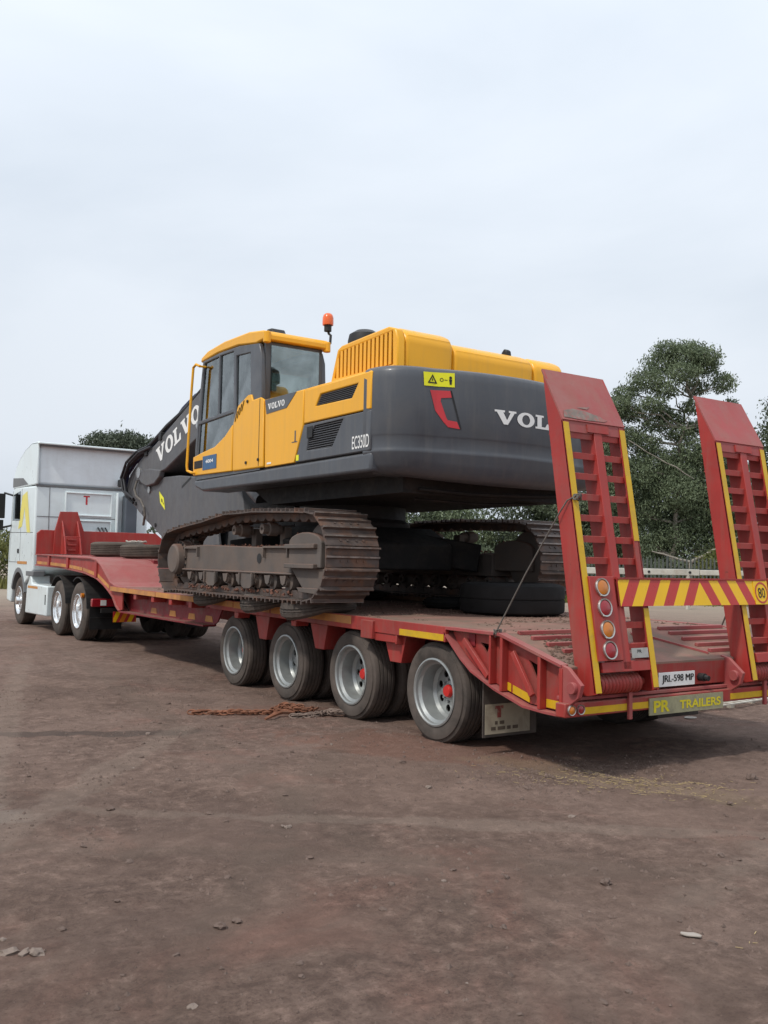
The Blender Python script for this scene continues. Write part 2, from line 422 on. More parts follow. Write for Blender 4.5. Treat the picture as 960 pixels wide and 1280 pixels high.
class MB:
    def __init__(self):
        self.v = []; self.f = []; self.m = []
    def add(self, vs, fs, mi=0):
        b = len(self.v)
        self.v.extend([tuple(x) for x in vs])
        self.f.extend([tuple(b + i for i in f) for f in fs])
        self.m.extend([mi] * len(fs))
        return self
    def box(self, x0, x1, y0, y1, z0, z1, mi=0):
        vs = [(x, y, z) for z in (z0, z1) for y in (y0, y1) for x in (x0, x1)]
        return self.add(vs, [(0, 2, 3, 1), (4, 5, 7, 6), (0, 1, 5, 4), (2, 6, 7, 3), (0, 4, 6, 2), (1, 3, 7, 5)], mi)
    def obox(self, c, size, R, mi=0):
        c = Vector(c); h = Vector(size) / 2
        vs = [c + R @ Vector((sx * h.x, sy * h.y, sz * h.z)) for sz in (-1, 1) for sy in (-1, 1) for sx in (-1, 1)]
        return self.add(vs, [(0, 2, 3, 1), (4, 5, 7, 6), (0, 1, 5, 4), (2, 6, 7, 3), (0, 4, 6, 2), (1, 3, 7, 5)], mi)
    def bar(self, p0, p1, w, h, up=(0, 0, 1), mi=0):
        p0 = Vector(p0); p1 = Vector(p1); d = p1 - p0; l = d.length; d.normalize()
        s = d.cross(Vector(up))
        if s.length < 1e-5: s = d.cross(Vector((1, 0, 0)))
        s.normalize(); u = s.cross(d)
        R = Matrix((d, s, u)).transposed()
        return self.obox((p0 + p1) / 2, (l, w, h), R, mi)
    @staticmethod
    def _p(axis, a, u, v):
        return {'x': (a, u, v), 'y': (u, a, v), 'z': (u, v, a)}[axis]
    def prism(self, pts, axis, a, b, mi=0):
        n = len(pts)
        vs = [self._p(axis, a, *q) for q in pts] + [self._p(axis, b, *q) for q in pts]
        fs = [tuple(range(n)), tuple(range(2 * n - 1, n - 1, -1))]
        fs += [(i, i + n, (i + 1) % n + n, (i + 1) % n) for i in range(n)]
        return self.add(vs, fs, mi)
    def plate(self, loops, axis, a, b, mi=0):
        tri = fill_tris(loops)
        flat = [q for lp in loops for q in lp]
        n = len(flat)
        vs = [self._p(axis, a, *q) for q in flat] + [self._p(axis, b, *q) for q in flat]
        fs = [tuple(t) for t in tri] + [tuple(i + n for i in reversed(t)) for t in tri]
        k = 0
        for lp in loops:
            m_ = len(lp)
            fs += [(k + i, k + i + n, k + (i + 1) % m_ + n, k + (i + 1) % m_) for i in range(m_)]
            k += m_
        return self.add(vs, fs, mi)
    def tube(self, path, r, seg=8, closed=False, mi=0):
        P = [Vector(q) for q in path]; n = len(P)
        rs = r if isinstance(r, (list, tuple)) else [r] * n
        vs = []; ref = Vector((0.13, 0.27, 0.95)).normalized()
        for i in range(n):
            if closed: t = P[(i + 1) % n] - P[i - 1]
            else: t = P[min(i + 1, n - 1)] - P[max(i - 1, 0)]
            t.normalize()
            s = t.cross(ref)
            if s.length < 0.05: s = t.cross(Vector((1, 0, 0)))
            s.normalize(); u = s.cross(t)
            ref = u if not closed else ref
            for k in range(seg):
                a = 2 * math.pi * k / seg
                vs.append(P[i] + (s * math.cos(a) + u * math.sin(a)) * rs[i])
        fs = []
        for i in range(n if closed else n - 1):
            j = (i + 1) % n
            for k in range(seg):
                l = (k + 1) % seg
                fs.append((i * seg + k, i * seg + l, j * seg + l, j * seg + k))
        if not closed:
            fs.append(tuple(range(seg - 1, -1, -1)))
            fs.append(tuple((n - 1) * seg + k for k in range(seg)))
        return self.add(vs, fs, mi)
    def cyl(self, p0, p1, r, seg=16, r2=None, mi=0):
        return self.tube([p0, p1], [r, r if r2 is None else r2], seg, mi=mi)
    def lathe(self, prof, c, axis='x', seg=40, closed=True, mi=0):
        c = Vector(c); n = len(prof); vs = []
        for k in range(seg):
            a = 2 * math.pi * k / seg; ca, sa = math.cos(a), math.sin(a)
            for r, h in prof:
                if axis == 'x': vs.append(c + Vector((h, r * ca, r * sa)))
                elif axis == 'z': vs.append(c + Vector((r * ca, r * sa, h)))
                else: vs.append(c + Vector((r * ca, h, r * sa)))
        fs = []
        for k in range(seg):
            l = (k + 1) % seg
            for i in range(n if closed else n - 1):
                j = (i + 1) % n
                fs.append((k * n + i, k * n + j, l * n + j, l * n + i))
        return self.add(vs, fs, mi)
    def mesh(self, mats, origin, smooth=35, recalc=True):
        me = bpy.data.meshes.new('m')
        o = Vector(origin)
        me.from_pydata([tuple(Vector(v) - o) for v in self.v], [], self.f)
        if not isinstance(mats, (list, tuple)): mats = [mats]
        for k in mats: me.materials.append(MATS[k])
        me.polygons.foreach_set('material_index', self.m)
        if recalc:
            bm = bmesh.new(); bm.from_mesh(me)
            bmesh.ops.remove_doubles(bm, verts=bm.verts, dist=1e-5)
            bmesh.ops.recalc_face_normals(bm, faces=bm.faces)
            bm.to_mesh(me); bm.free()
        if smooth:
            me.shade_smooth()
            me.set_sharp_from_angle(angle=math.radians(smooth))
        me.update()
        return me
    def centre(self):
        a = np.array(self.v)
        return Vector((a.min(0) + a.max(0)) / 2)
    def build(self, name, mats, parent=None, bevel=0.0, smooth=35, origin=None, segs=2, label=None):
        c = Vector(origin) if origin is not None else self.centre()
        me = self.mesh(mats, c, smooth)
        me.name = name
        o = put(name, me, parent, c)
        if bevel:
            b = o.modifiers.new('bevel', 'BEVEL')
            b.width = bevel; b.segments = segs; b.limit_method = 'ANGLE'; b.angle_limit = math.radians(32)
            b.harden_normals = False
        if label: o['label'] = label
        return o

def copy_tree(o, parent=None, loc=None, label=None, name=None):
    c = o.copy(); col.objects.link(c)
    c.parent = parent
    if loc is not None: c.location = loc
    if label: c['label'] = label
    for ch in o.children: copy_tree(ch, c)
    return c

def circle(cx, cy, r, n=16, ry=None):
    ry = r if ry is None else ry
    return [(cx + r * math.cos(2 * math.pi * i / n), cy + ry * math.sin(2 * math.pi * i / n)) for i in range(n)]

# lettering ------------------------------------------------------------------
def serif_word(word='VOLVO', sx=1.0):
    gl = {
        'V': (1.35, [[(0, 1), (.62, 1), (.62, .86), (.52, .86), (.76, .32), (.98, .86), (.86, .86), (.86, 1), (1.35, 1), (1.35, .86), (1.24, .86), (.82, 0), (.56, 0), (.13, .86), (0, .86)]]),
        'O': (1.2, [circle(.6, .5, .6, 28, .53), circle(.6, .5, .27, 20, .36)]),
        'L': (1.08, [[(0, 1), (.62, 1), (.62, .86), (.47, .86), (.47, .16), (.75, .16), (.88, .42), (1.06, .42), (1.03, 0), (0, 0), (0, .14), (.14, .14), (.14, .86), (0, .86)]]),
    }
    x = 0; polys = []
    for ch in word:
        w, lp = gl[ch]
        polys.append([[((q[0] + x) * sx, q[1]) for q in l] for l in lp])
        x += w + 0.07
    return polys, (x - 0.07) * sx

def font_tris(body, sx=1.0, bold=0.0, spacing=1.0):
    cu = bpy.data.curves.new('t', 'FONT'); cu.body = body
    cu.offset = bold; cu.space_character = spacing
    o = bpy.data.objects.new('t', cu); col.objects.link(o)
    dg = bpy.context.evaluated_depsgraph_get()
    me = bpy.data.meshes.new_from_object(o.evaluated_get(dg))
    vs = [(v.co.x * sx, v.co.y) for v in me.vertices]
    fs = [tuple(p.vertices) for p in me.polygons]
    bpy.data.objects.remove(o); bpy.data.curves.remove(cu); bpy.data.meshes.remove(me)
    x0 = min(v[0] for v in vs); x1 = max(v[0] for v in vs); y0 = min(v[1] for v in vs); y1 = max(v[1] for v in vs)
    h = y1 - y0
    vs = [((x - x0) / h, (y - y0) / h) for x, y in vs]
    return vs, fs, (x1 - x0) / h

def decal(name, polys, mapfn, mat, parent, cut=None, tris=None):
    """flat print: polygons (or triangles) in u,v laid on a surface by mapfn"""
    bm = bmesh.new()
    if tris:
        vv = [bm.verts.new((x, y, 0)) for x, y in tris[0]]
        for f in tris[1]:
            try: bm.faces.new([vv[i] for i in f])
            except ValueError: pass
    for loops in (polys or []):
        flat = [q for l in loops for q in l]
        vv = [bm.verts.new((q[0], q[1], 0)) for q in flat]
        for t in fill_tris(loops):
            try: bm.faces.new([vv[i] for i in t])
            except ValueError: pass
    if cut:
        xs = [v.co.x for v in bm.verts]
        x = min(xs) + cut
        while x < max(xs):
            bmesh.ops.bisect_plane(bm, geom=bm.verts[:] + bm.edges[:] + bm.faces[:], plane_co=(x, 0, 0), plane_no=(1, 0, 0))
            x += cut
    for v in bm.verts: v.co = mapfn(v.co.x, v.co.y)
    me = bpy.data.meshes.new(name)
    bm.to_mesh(me); bm.free()
    a = np.array([v.co for v in me.vertices]); c = Vector((a.min(0) + a.max(0)) / 2)
    me.transform(Matrix.Translation(-c))
    me.materials.append(MATS[mat])
    return put(name, me, parent, c)

def plane_map(o, ru, rv):
    o = Vector(o); ru = Vector(ru); rv = Vector(rv)
    return lambda u, v: o + ru * u + rv * v

# ------------------------------------------------------------------ ground
RUT = [(-1.15, -.88), (-1.12, -1.85), (-.75, -2.3), (-.6, -2.8), (.3, -3.6)]
def rut(x, y):
    if not (-2.2 < x < 1.2 and -4.5 < y < 0): return 0.0
    best = 9.0
    for (a, b), (c, d) in zip(RUT[:-1], RUT[1:]):
        ux, uy = c - a, d - b
        t = max(0, min(1, ((x - a) * ux + (y - b) * uy) / (ux * ux + uy * uy)))
        best = min(best, math.hypot(x - a - t * ux, y - b - t * uy))
    return -.022 * math.exp(-(best / .07) ** 2) + .014 * math.exp(-((best - .16) / .07) ** 2)
def gz(x, y):
    n_ = rut(x, y) + noise.noise(Vector((x * 0.45, y * 0.45, 1.3))) * 0.012
    n_ += noise.noise(Vector((x * 1.9, y * 1.9, 4.1))) * 0.020
    n_ += noise.noise(Vector((x * 6.0, y * 6.0, 7.7))) * 0.013
    n_ += noise.noise(Vector((x * 17.0, y * 17.0, 2.2))) * 0.008
    return n_
N = 300
s = np.linspace(-1, 1, N)
gx = -3.2 + 0.8 * np.sinh(7.0 * s)
gy = -2.2 + 0.8 * np.sinh(7.0 * s)
gvs = []
for yy in gy:
    for xx in gx:
        gvs.append((xx, yy, gz(xx, yy) if abs(xx) < 60 and abs(yy) < 60 else 0.0))
idx = np.arange(N * N).reshape(N, N)
quads = np.stack([idx[:-1, :-1], idx[:-1, 1:], idx[1:, 1:], idx[1:, :-1]], -1).reshape(-1, 4)
me = bpy.data.meshes.new('ground')
me.from_pydata(gvs, [], quads.tolist())
me.shade_smooth()
me.materials.append(MATS['ground'])
go = bpy.data.objects.new('ground', me); col.objects.link(go)
tag(go, 'bare brown dirt yard with trodden earth', 'ground', kind='structure')

# ------------------------------------------------------------------ tyres and wheels
def tyre_prof(R, r, w, grooves=4):
    """closed (radius, across) profile, across 0 = outer face"""
    h = R - r
    side = [(r, 0.030), (r + 0.012, 0.012), (r + 0.25 * h, 0.002), (r + 0.5 * h, -0.004), (r + 0.75 * h, 0.004), (R - 0.035, 0.016), (R - 0.012, 0.026), (R - 0.002, 0.045)]
    tread = []
    span0, span1 = 0.05, w - 0.05
    for g in range(grooves):
        cx = span0 + (span1 - span0) * (g + 0.5) / grooves
        tread += [(R, cx - 0.008), (R - 0.012, cx - 0.006), (R - 0.012, cx + 0.006), (R, cx + 0.008)]
    other = [(a, w - b) for a, b in reversed(side)]
    inner = [(r - 0.0, w - 0.035), (r + 0.05, w * 0.5)]
    return side + tread + other + [(r + 0.02, w - 0.05), (R - 0.05, w - 0.05), (R - 0.05, 0.05), (r + 0.02, 0.05)]

def make_wheel(parent, x, y, R, rr, w, depth, rim_mat, hub_mat, hub_r, nholes, hole_r, ring_r, tyre_mat='rubber', dual=True, side=-1, name='wheel', hub_out=0.04):
    """wheel whose outer face is at x, looking towards side"""
    s_ = -side
    def T(p): return (x + s_ * p[1], p[0])
    prof = [(a, s_ * b) for a, b in tyre_prof(R, rr - 0.012, w)]
    mb = MB(); mb.lathe(prof, (x, y, R), 'x', 56)
    tyre = mb.build(name, tyre_mat, parent, smooth=30, origin=(x, y, R))
    # rim barrel and dish
    mb = MB()
    rb = [(rr + 0.004, 0.012), (rr + 0.004, 0.0), (rr - 0.010, -0.004), (rr - 0.022, 0.006), (rr - 0.026, 0.03), (rr - 0.05, 0.05),
          (rr - 0.055, depth - 0.03), (rr - 0.075, depth), (rr - 0.075, depth + 0.012), (rr - 0.045, depth + 0.02), (rr - 0.035, 0.06), (rr - 0.010, 0.03)]
    mb.lathe([(a, s_ * b) for a, b in rb], (x, y, R), 'x', 56)
    loops = [circle(y, R, rr - 0.066, 48)]
    for k in range(nholes):
        a = 2 * math.pi * (k + 0.35) / nholes
        loops.append(circle(y + ring_r * math.cos(a), R + ring_r * math.sin(a), hole_r, 12))
    mb.plate(loops, 'x', x + s_ * (depth - 0.002), x + s_ * (depth + 0.010))
    rim = mb.build('rim', rim_mat, tyre, smooth=30)
    mb = MB()
    hp = [(hub_r * 1.75, depth - 0.003), (hub_r * 1.7, depth - 0.016), (hub_r * 1.15, depth - 0.022), (hub_r * 1.1, depth - hub_out * 0.6)]
    hp += [(hub_r, depth - hub_out), (hub_r * 0.85, depth - hub_out - 0.012), (0.001, depth - hub_out - 0.014)]
    mb.lathe([(a, s_ * b) for a, b in hp[3:]], (x, y, R), 'x', 24, closed=False, mi=0)
    mb.lathe([(a, s_ * b) for a, b in hp[:4]], (x, y, R), 'x', 24, closed=False, mi=1)
    for k in range(10):
        a = 2 * math.pi * k / 10; q = hub_r * 1.95
        mb.cyl((x + s_ * (depth + 0.004), y + q * math.cos(a), R + q * math.sin(a)), (x + s_ * (depth - 0.028), y + q * math.cos(a), R + q * math.sin(a)), 0.013, 6, mi=1)
    mb.build('hub', [hub_mat, rim_mat], tyre, smooth=30)
    if dual:
        mb = MB()
        mb.lathe([(a, s_ * (b + w + 0.045)) for a, b in tyre_prof(R, rr - 0.012, w)], (x, y, R), 'x', 40)
        mb.lathe([(rr, s_ * (w + 0.05)), (rr, s_ * (2 * w + 0.02)), (rr - 0.02, s_ * (2 * w + 0.02)), (rr - 0.02, s_ * (w + 0.05))], (x, y, R), 'x', 32)
        mb.build('inner_tyre', tyre_mat, tyre, smooth=30)
    return tyre

def turn_copy(o, parent, wl, rotz):
    c = o.copy(); col.objects.link(c); c.parent = parent
    c.location = Vector(wl) - wloc(parent); c.rotation_euler = (0, 0, rotz)
    for ch in o.children: copy_tree(ch, c)
    return c

# ------------------------------------------------------------------ TRAILER
XL, XR, TCX = -1.30, 1.54, 0.12
def zd(y): return 0.995 + 0.0075 * (y + 0.26)
tr = thing('lowbed_trailer', 'long red lowbed trailer with two upright loading ramps and four axles', 'trailer', (TCX, 3.0, 0.0))

ys = [-0.9, 0.2, 1.4, 2.6, 3.8, 5.0, 6.2, 7.5, 8.35]
for a, b in zip(ys[:-1], ys[1:]):
    mb = MB(); a2, b2 = a + 0.004, b - 0.004
    mb.prism([(a2, zd(a2) - .03), (b2, zd(b2) - .03), (b2, zd(b2)), (a2, zd(a2))], 'x', XL + .045, XR - .045)
    mb.build('deck_plate', 'deck', tr, bevel=.004)
mb = MB()
for x in (-.38, .62):
    mb.prism([(-1.45, .55), (-.6, .60), (0, .60), (4.9, .64), (8.4, .70), (8.9, .9), (8.4, zd(8.4) - .035), (-.9, zd(-.9) - .035), (-1.5, .78)], 'x', x - .06, x + .06)
for y in np.arange(-.5, 8.3, .68):
    mb.box(XL + .06, XR - .06, y - .04, y + .04, zd(y) - .13, zd(y) - .031)
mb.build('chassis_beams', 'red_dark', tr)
# beavertail
def zs(y): return zd(-.9) + (y + .9) * .275
mb = MB()
mb.prism([(-1.6, zs(-1.6)), (-.905, zs(-.905)), (-.905, zs(-.905) - .03), (-1.6, zs(-1.6) - .03)], 'x', XL + .045, XR - .045)
tail = mb.build('beavertail', 'deck', tr)
for x0, x1 in ((-1.12, -.30), (.52, 1.40)):
    for i, y in enumerate((-.93, -1.05, -1.19, -1.33, -1.46)):
        mb = MB()
        o = (0.10 * i if x0 < 0 else 0)
        mb.prism([(y - .018, zs(y - .018) + .001), (y + .018, zs(y + .018) + .001), (y + .012, zs(y) + .030), (y - .012, zs(y) + .026)], 'x', x0 + o * .3, x1 - .02 * i)
        mb.build('cleat', 'red_faded', tail, bevel=.003)
for sgn in (-1, 1):
    mb = MB()
    mb.bar((TCX + sgn * .34, -1.5, zs(-1.5) + .008), (TCX + sgn * .02, -1.0, zs(-1.0) + .008), .025, .016)
    mb.build('cleat', 'red_faded', tail)
mb = MB(); mb.box(XL + .05, XR - .05, -1.60, -1.50, .60, .79)
rb = mb.build('rear_beam', 'red', tr, bevel=.008)
mb = MB(); mb.box(XL + .05, XR - .05, -1.625, -1.49, .560, .585); mb.build('rear_ledge', 'red_faded', tr, bevel=.004)

# side rails
for side in (-1, 1):
    xa, xb = (XL, XL + .04) if side < 0 else (XR - .04, XR)
    mb = MB()
    mb.prism([(-.22, zd(-.2) - .125), (4.7, zd(4.7) - .125), (4.95, zd(5) - .05), (8.9, zd(8.9) - .07), (8.9, zd(8.9) + .004), (-.22, zd(-.2) + .004)], 'x', xa, xb)
    mb.build('side_rail', 'red', tr, bevel=.004)
    xo = XL - .004 if side < 0 else XR + .004
    xi = XL + .001 if side < 0 else XR - .001
    for (a, b, top, hh, mt) in ((-.20, .45, -.062, .055, 'tape'), (1.28, 2.1, -.004, .075, 'tape_dusty'), (2.1, 3.0, -.004, .075, 'tape_dusty'), (3.03, 4.0, -.004, .075, 'tape_dusty'), (4.02, 5.2, -.004, .07, 'tape_dusty'), (5.22, 6.7, -.004, .07, 'tape_dusty'), (6.72, 8.85, -.004, .07, 'tape_dusty')):
        mb = MB(); mb.prism([(a, zd(a) + top - hh), (b, zd(b) + top - hh), (b, zd(b) + top), (a, zd(a) + top)], 'x', xo, xi)
        mb.build('reflective_tape', mt, tr)
    # belly beam ahead of the axles
    k = 1 if side < 0 else -1
    e = XL if side < 0 else XR
    mb = MB()
    mb.prism([(4.72, zd(5) - .07), (4.92, .72), (5.05, .66), (8.45, .68), (8.8, .90), (8.8, zd(8.8) - .07)], 'x', e + k * .20, e + k * .22)
    mb.box(*sorted((e + k * .03, e + k * .22)), 5.0, 8.45, .655, .675)
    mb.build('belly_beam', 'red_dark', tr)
    for y in (7.65, 6.87, 6.15, 5.42):
        mb = MB(); mb.box(*sorted((e + k * .012, e + k * .20)), y - .055, y + .055, zd(y) - .16, zd(y) - .072)
        mb.build('outrigger', 'red_clean', tr, bevel=.005)
    for y in (7.3, 6.52, 5.8, 5.2):
        mb = MB(); mb.prism([(y - .13, .70), (y + .13, .70), (y + .10, .78), (y - .10, .78)], 'x', e + k * .196, e + k * .199)
        mb.build('reflective_tape', 'tape_dusty', tr)
    for y in (3.92, 2.46, .98):
        mb = MB(); mb.prism([(y - .05, .83), (y + .05, .83), (y + .06, zd(y) - .128), (y - .06, zd(y) - .128)], 'x', e + k * .0, e + k * .16)
        mb.build('outrigger', 'red_clean', tr, bevel=.006)
    for y in (3.34, 2.02, .62):
        mb = MB()
        mb.prism([(y - .10, .62), (y + .08, .62), (y + .19, zd(y) - .135), (y - .17, zd(y) - .135)], 'x', e + k * .07, e + k * .085)
        mb.prism([(y - .10, .62), (y - .085, .62), (y - .155, zd(y) - .135), (y - .17, zd(y) - .135)], 'x', e + k * .085, e + k * .30)
        mb.prism([(y + .065, .62), (y + .08, .62), (y + .19, zd(y) - .135), (y + .175, zd(y) - .135)], 'x', e + k * .085, e + k * .30)
        mb.build('suspension_hanger', 'red', tr, bevel=.004)
    # big pocket behind the third wheel
    mb = MB()
    mb.box(*sorted((e + k * .002, e + k * .12)), .50, .525, zd(.5) - .21, zd(.5) - .126)
    mb.box(*sorted((e - k * .03, e + k * .10)), .86, 1.06, zd(1) - .19, zd(1) - .02)
    mb.box(*sorted((e + k * .01, e + k * .03)), .52, .87, zd(.7) - .20, zd(.7) - .126)
    mb.build('stake_pocket', 'red', tr, bevel=.006)
    # rear side plate
    fl = [(-.20, .955), (-.29, .875), (-.42, .765), (-.56, .675), (-.85, .565), (-1.18, .478), (-1.40, .466), (-1.58, .464)]
    web = [(-.24, .96)] + [(a, b + .012) for a, b in fl[1:]] + [(-1.58, .79), (-.92, .975)]
    t1 = [(-.60, .90), (-.715, .89), (-.68, .815)]
    t2 = [(-1.17, .815), (-1.30, .775), (-1.255, .685)]
    mb = MB(); mb.plate([web, t1, t2], 'x', e + k * .07, e + k * .085)
    web_o = mb.build('tail_web', 'red', tr)
    mb = MB()
    for (a, b), (c_, d) in zip(fl[:-1], fl[1:]):
        mb.prism([(a, b), (c_, d), (c_, d - .018), (a, b - .018)], 'x', e, e + k * .14)
    mb.build('tail_flange', 'red_faded', tr)
    mb = MB()
    mb.prism([(-.22, zd(-.2) + .004), (-.90, zd(-.9) + .006), (-1.58, .818), (-1.58, .798), (-.90, zd(-.9) - .016), (-.22, zd(-.2) - .018)], 'x', e, e + k * .075)
    mb.build('tail_rail', 'red_faded', tr)
    for y, w_ in ((-.79, .022), (-.925, .03), (-1.35, .03), (-1.575, .03)):
        zt_ = min(zd(y), zs(y)) - .012
        zb_ = float(np.interp(-y, [-q[0] for q in fl], [q[1] for q in fl])) + .004
        mb = MB(); mb.box(*sorted((e + k * .004, e + k * .07)), y - w_ / 2, y + w_ / 2, zb_, zt_)
        mb.build('stiffener', 'red_clean', tr, bevel=.003)
    for p0, p1 in (((-.43, .91), (-.74, .64)), ((-1.03, .86), (-1.25, .555))):
        mb = MB(); mb.bar((e + k * .035, *p0), (e + k * .035, *p1), .045, .030, up=(1, 0, 0))
        mb.build('brace', 'red_clean', tr, bevel=.004)
    for y0_, y1_ in ((-.87, -.98), (-1.0, -1.19), (-1.37, -1.56)):
        zz = [float(np.interp(-q, [-g[0] for g in fl], [g[1] for g in fl])) + .018 for q in (y0_, y1_)]
        mb = MB(); mb.prism([(y0_, zz[0]), (y1_, zz[1]), (y1_, zz[1] + .06), (y0_, zz[0] + .06)], 'x', e + k * .064, e + k * .069)
        mb.build('reflective_tape', 'tape', tr)

# bumper
mb = MB(); mb.box(XL - .03, XR + .03, -1.66, -1.56, .452, .553)
bmp_o = mb.build('bumper', 'red', tr, bevel=.008)
for a, b in ((-1.16, -.70), (-.66, -.42), (.53, .95), (.99, 1.42)):
    mb = MB(); mb.box(a, b, -1.664, -1.659, .468, .516); mb.build('reflective_tape', 'tape', bmp_o)
for x in (-.68, .97):
    mb = MB(); mb.box(x - .018, x + .018, -1.685, -1.662, .40, .60); mb.build('strap', 'red_faded', bmp_o, bevel=.003)
def lamp(x, y, z, r, lens, parent, tilt=0.0):
    mb = MB()
    mb.lathe([(r * .78, -.004), (r * .83, -.016), (r * .95, -.018), (r, -.010), (r, .0)], (0, 0, 0), 'y', 28, closed=False, mi=0)
    mb.lathe([(r * .81, -.003), (r * .76, -.012), (r * .5, -.018), (.0005, -.020)], (0, 0, 0), 'y', 28, closed=False, mi=1)
    R = Matrix.Rotation(tilt, 3, 'X')
    mb.v = [tuple(R @ Vector(v) + Vector((x, y, z))) for v in mb.v]
    return mb.build('lamp', ['chrome', lens], parent)
for sx, xs_ in ((-1, (XL + .025, XL + .115)), (1, (XR - .025, XR - .115))):
    lamp(xs_[0], -1.66, .505, .037, 'lens_amber', bmp_o)
    lamp(xs_[1], -1.66, .505, .037, 'lens_red', bmp_o)
# sign plate and number plate
mb = MB(); mb.box(-.465, .415, -1.675, -1.666, .41, .538)
sg = mb.build('name_board', 'plate_olive', tr, label='dull olive grey board with yellow letters PR TRAILERS on the bumper')
t = font_tris('PR', 1.35, .035)
decal('lettering', None, lambda u, v: Vector((-.42 + u * .09, -1.6775, .428 + v * .09)), 'letter_yellow', sg, tris=t[:2])
t = font_tris('TRAILERS', 1.0, .03)
decal('lettering', None, lambda u, v: Vector((-.12 + u * (.50 / t[2]), -1.6775, .438 + v * .068)), 'letter_yellow', sg, tris=t[:2])
mb = MB(); mb.box(-.285, .145, -1.611, -1.602, .605, .715)
npl = mb.build('number_plate', 'plate_white', tr, label='white number plate JRL-598 MP', bevel=.002)
t = font_tris('JRL-598 MP', .72, .0)
decal('lettering', None, lambda u, v: Vector((-.25 + u * (.375 / t[2]), -1.6135, .625 + v * .07)), 'ink', npl, tris=t[:2])
decal('lettering', None, lambda u, v: Vector((-.2455 + u * (.375 / t[2]), -1.6140, .625 + v * .07)), 'ink', npl, tris=t[:2])
for x, mt in ((-.41, 'black'), (.215, 'black')):
    mb = MB(); mb.cyl((x, -1.60, .66), (x, -1.655, .66), .032, 12); mb.cyl((x, -1.655, .66), (x, -1.69, .655), .022, 12)
    mb.build('socket', mt, tr)

# hinge brackets
for x in (-1.27, .555, 1.50):
    mb = MB()
    mb.plate([[(-1.56, .82), (-1.64, .80), (-1.77, .69), (-1.745, .60), (-1.66, .54), (-1.56, .50)], circle(-1.70, .665, .022, 10)], 'x', x - .018, x + .018)
    mb.cyl((x - .05, -1.70, .665), (x + .035, -1.70, .665), .042, 14)
    mb.build('hinge_bracket', 'red_faded', tr, bevel=.003)

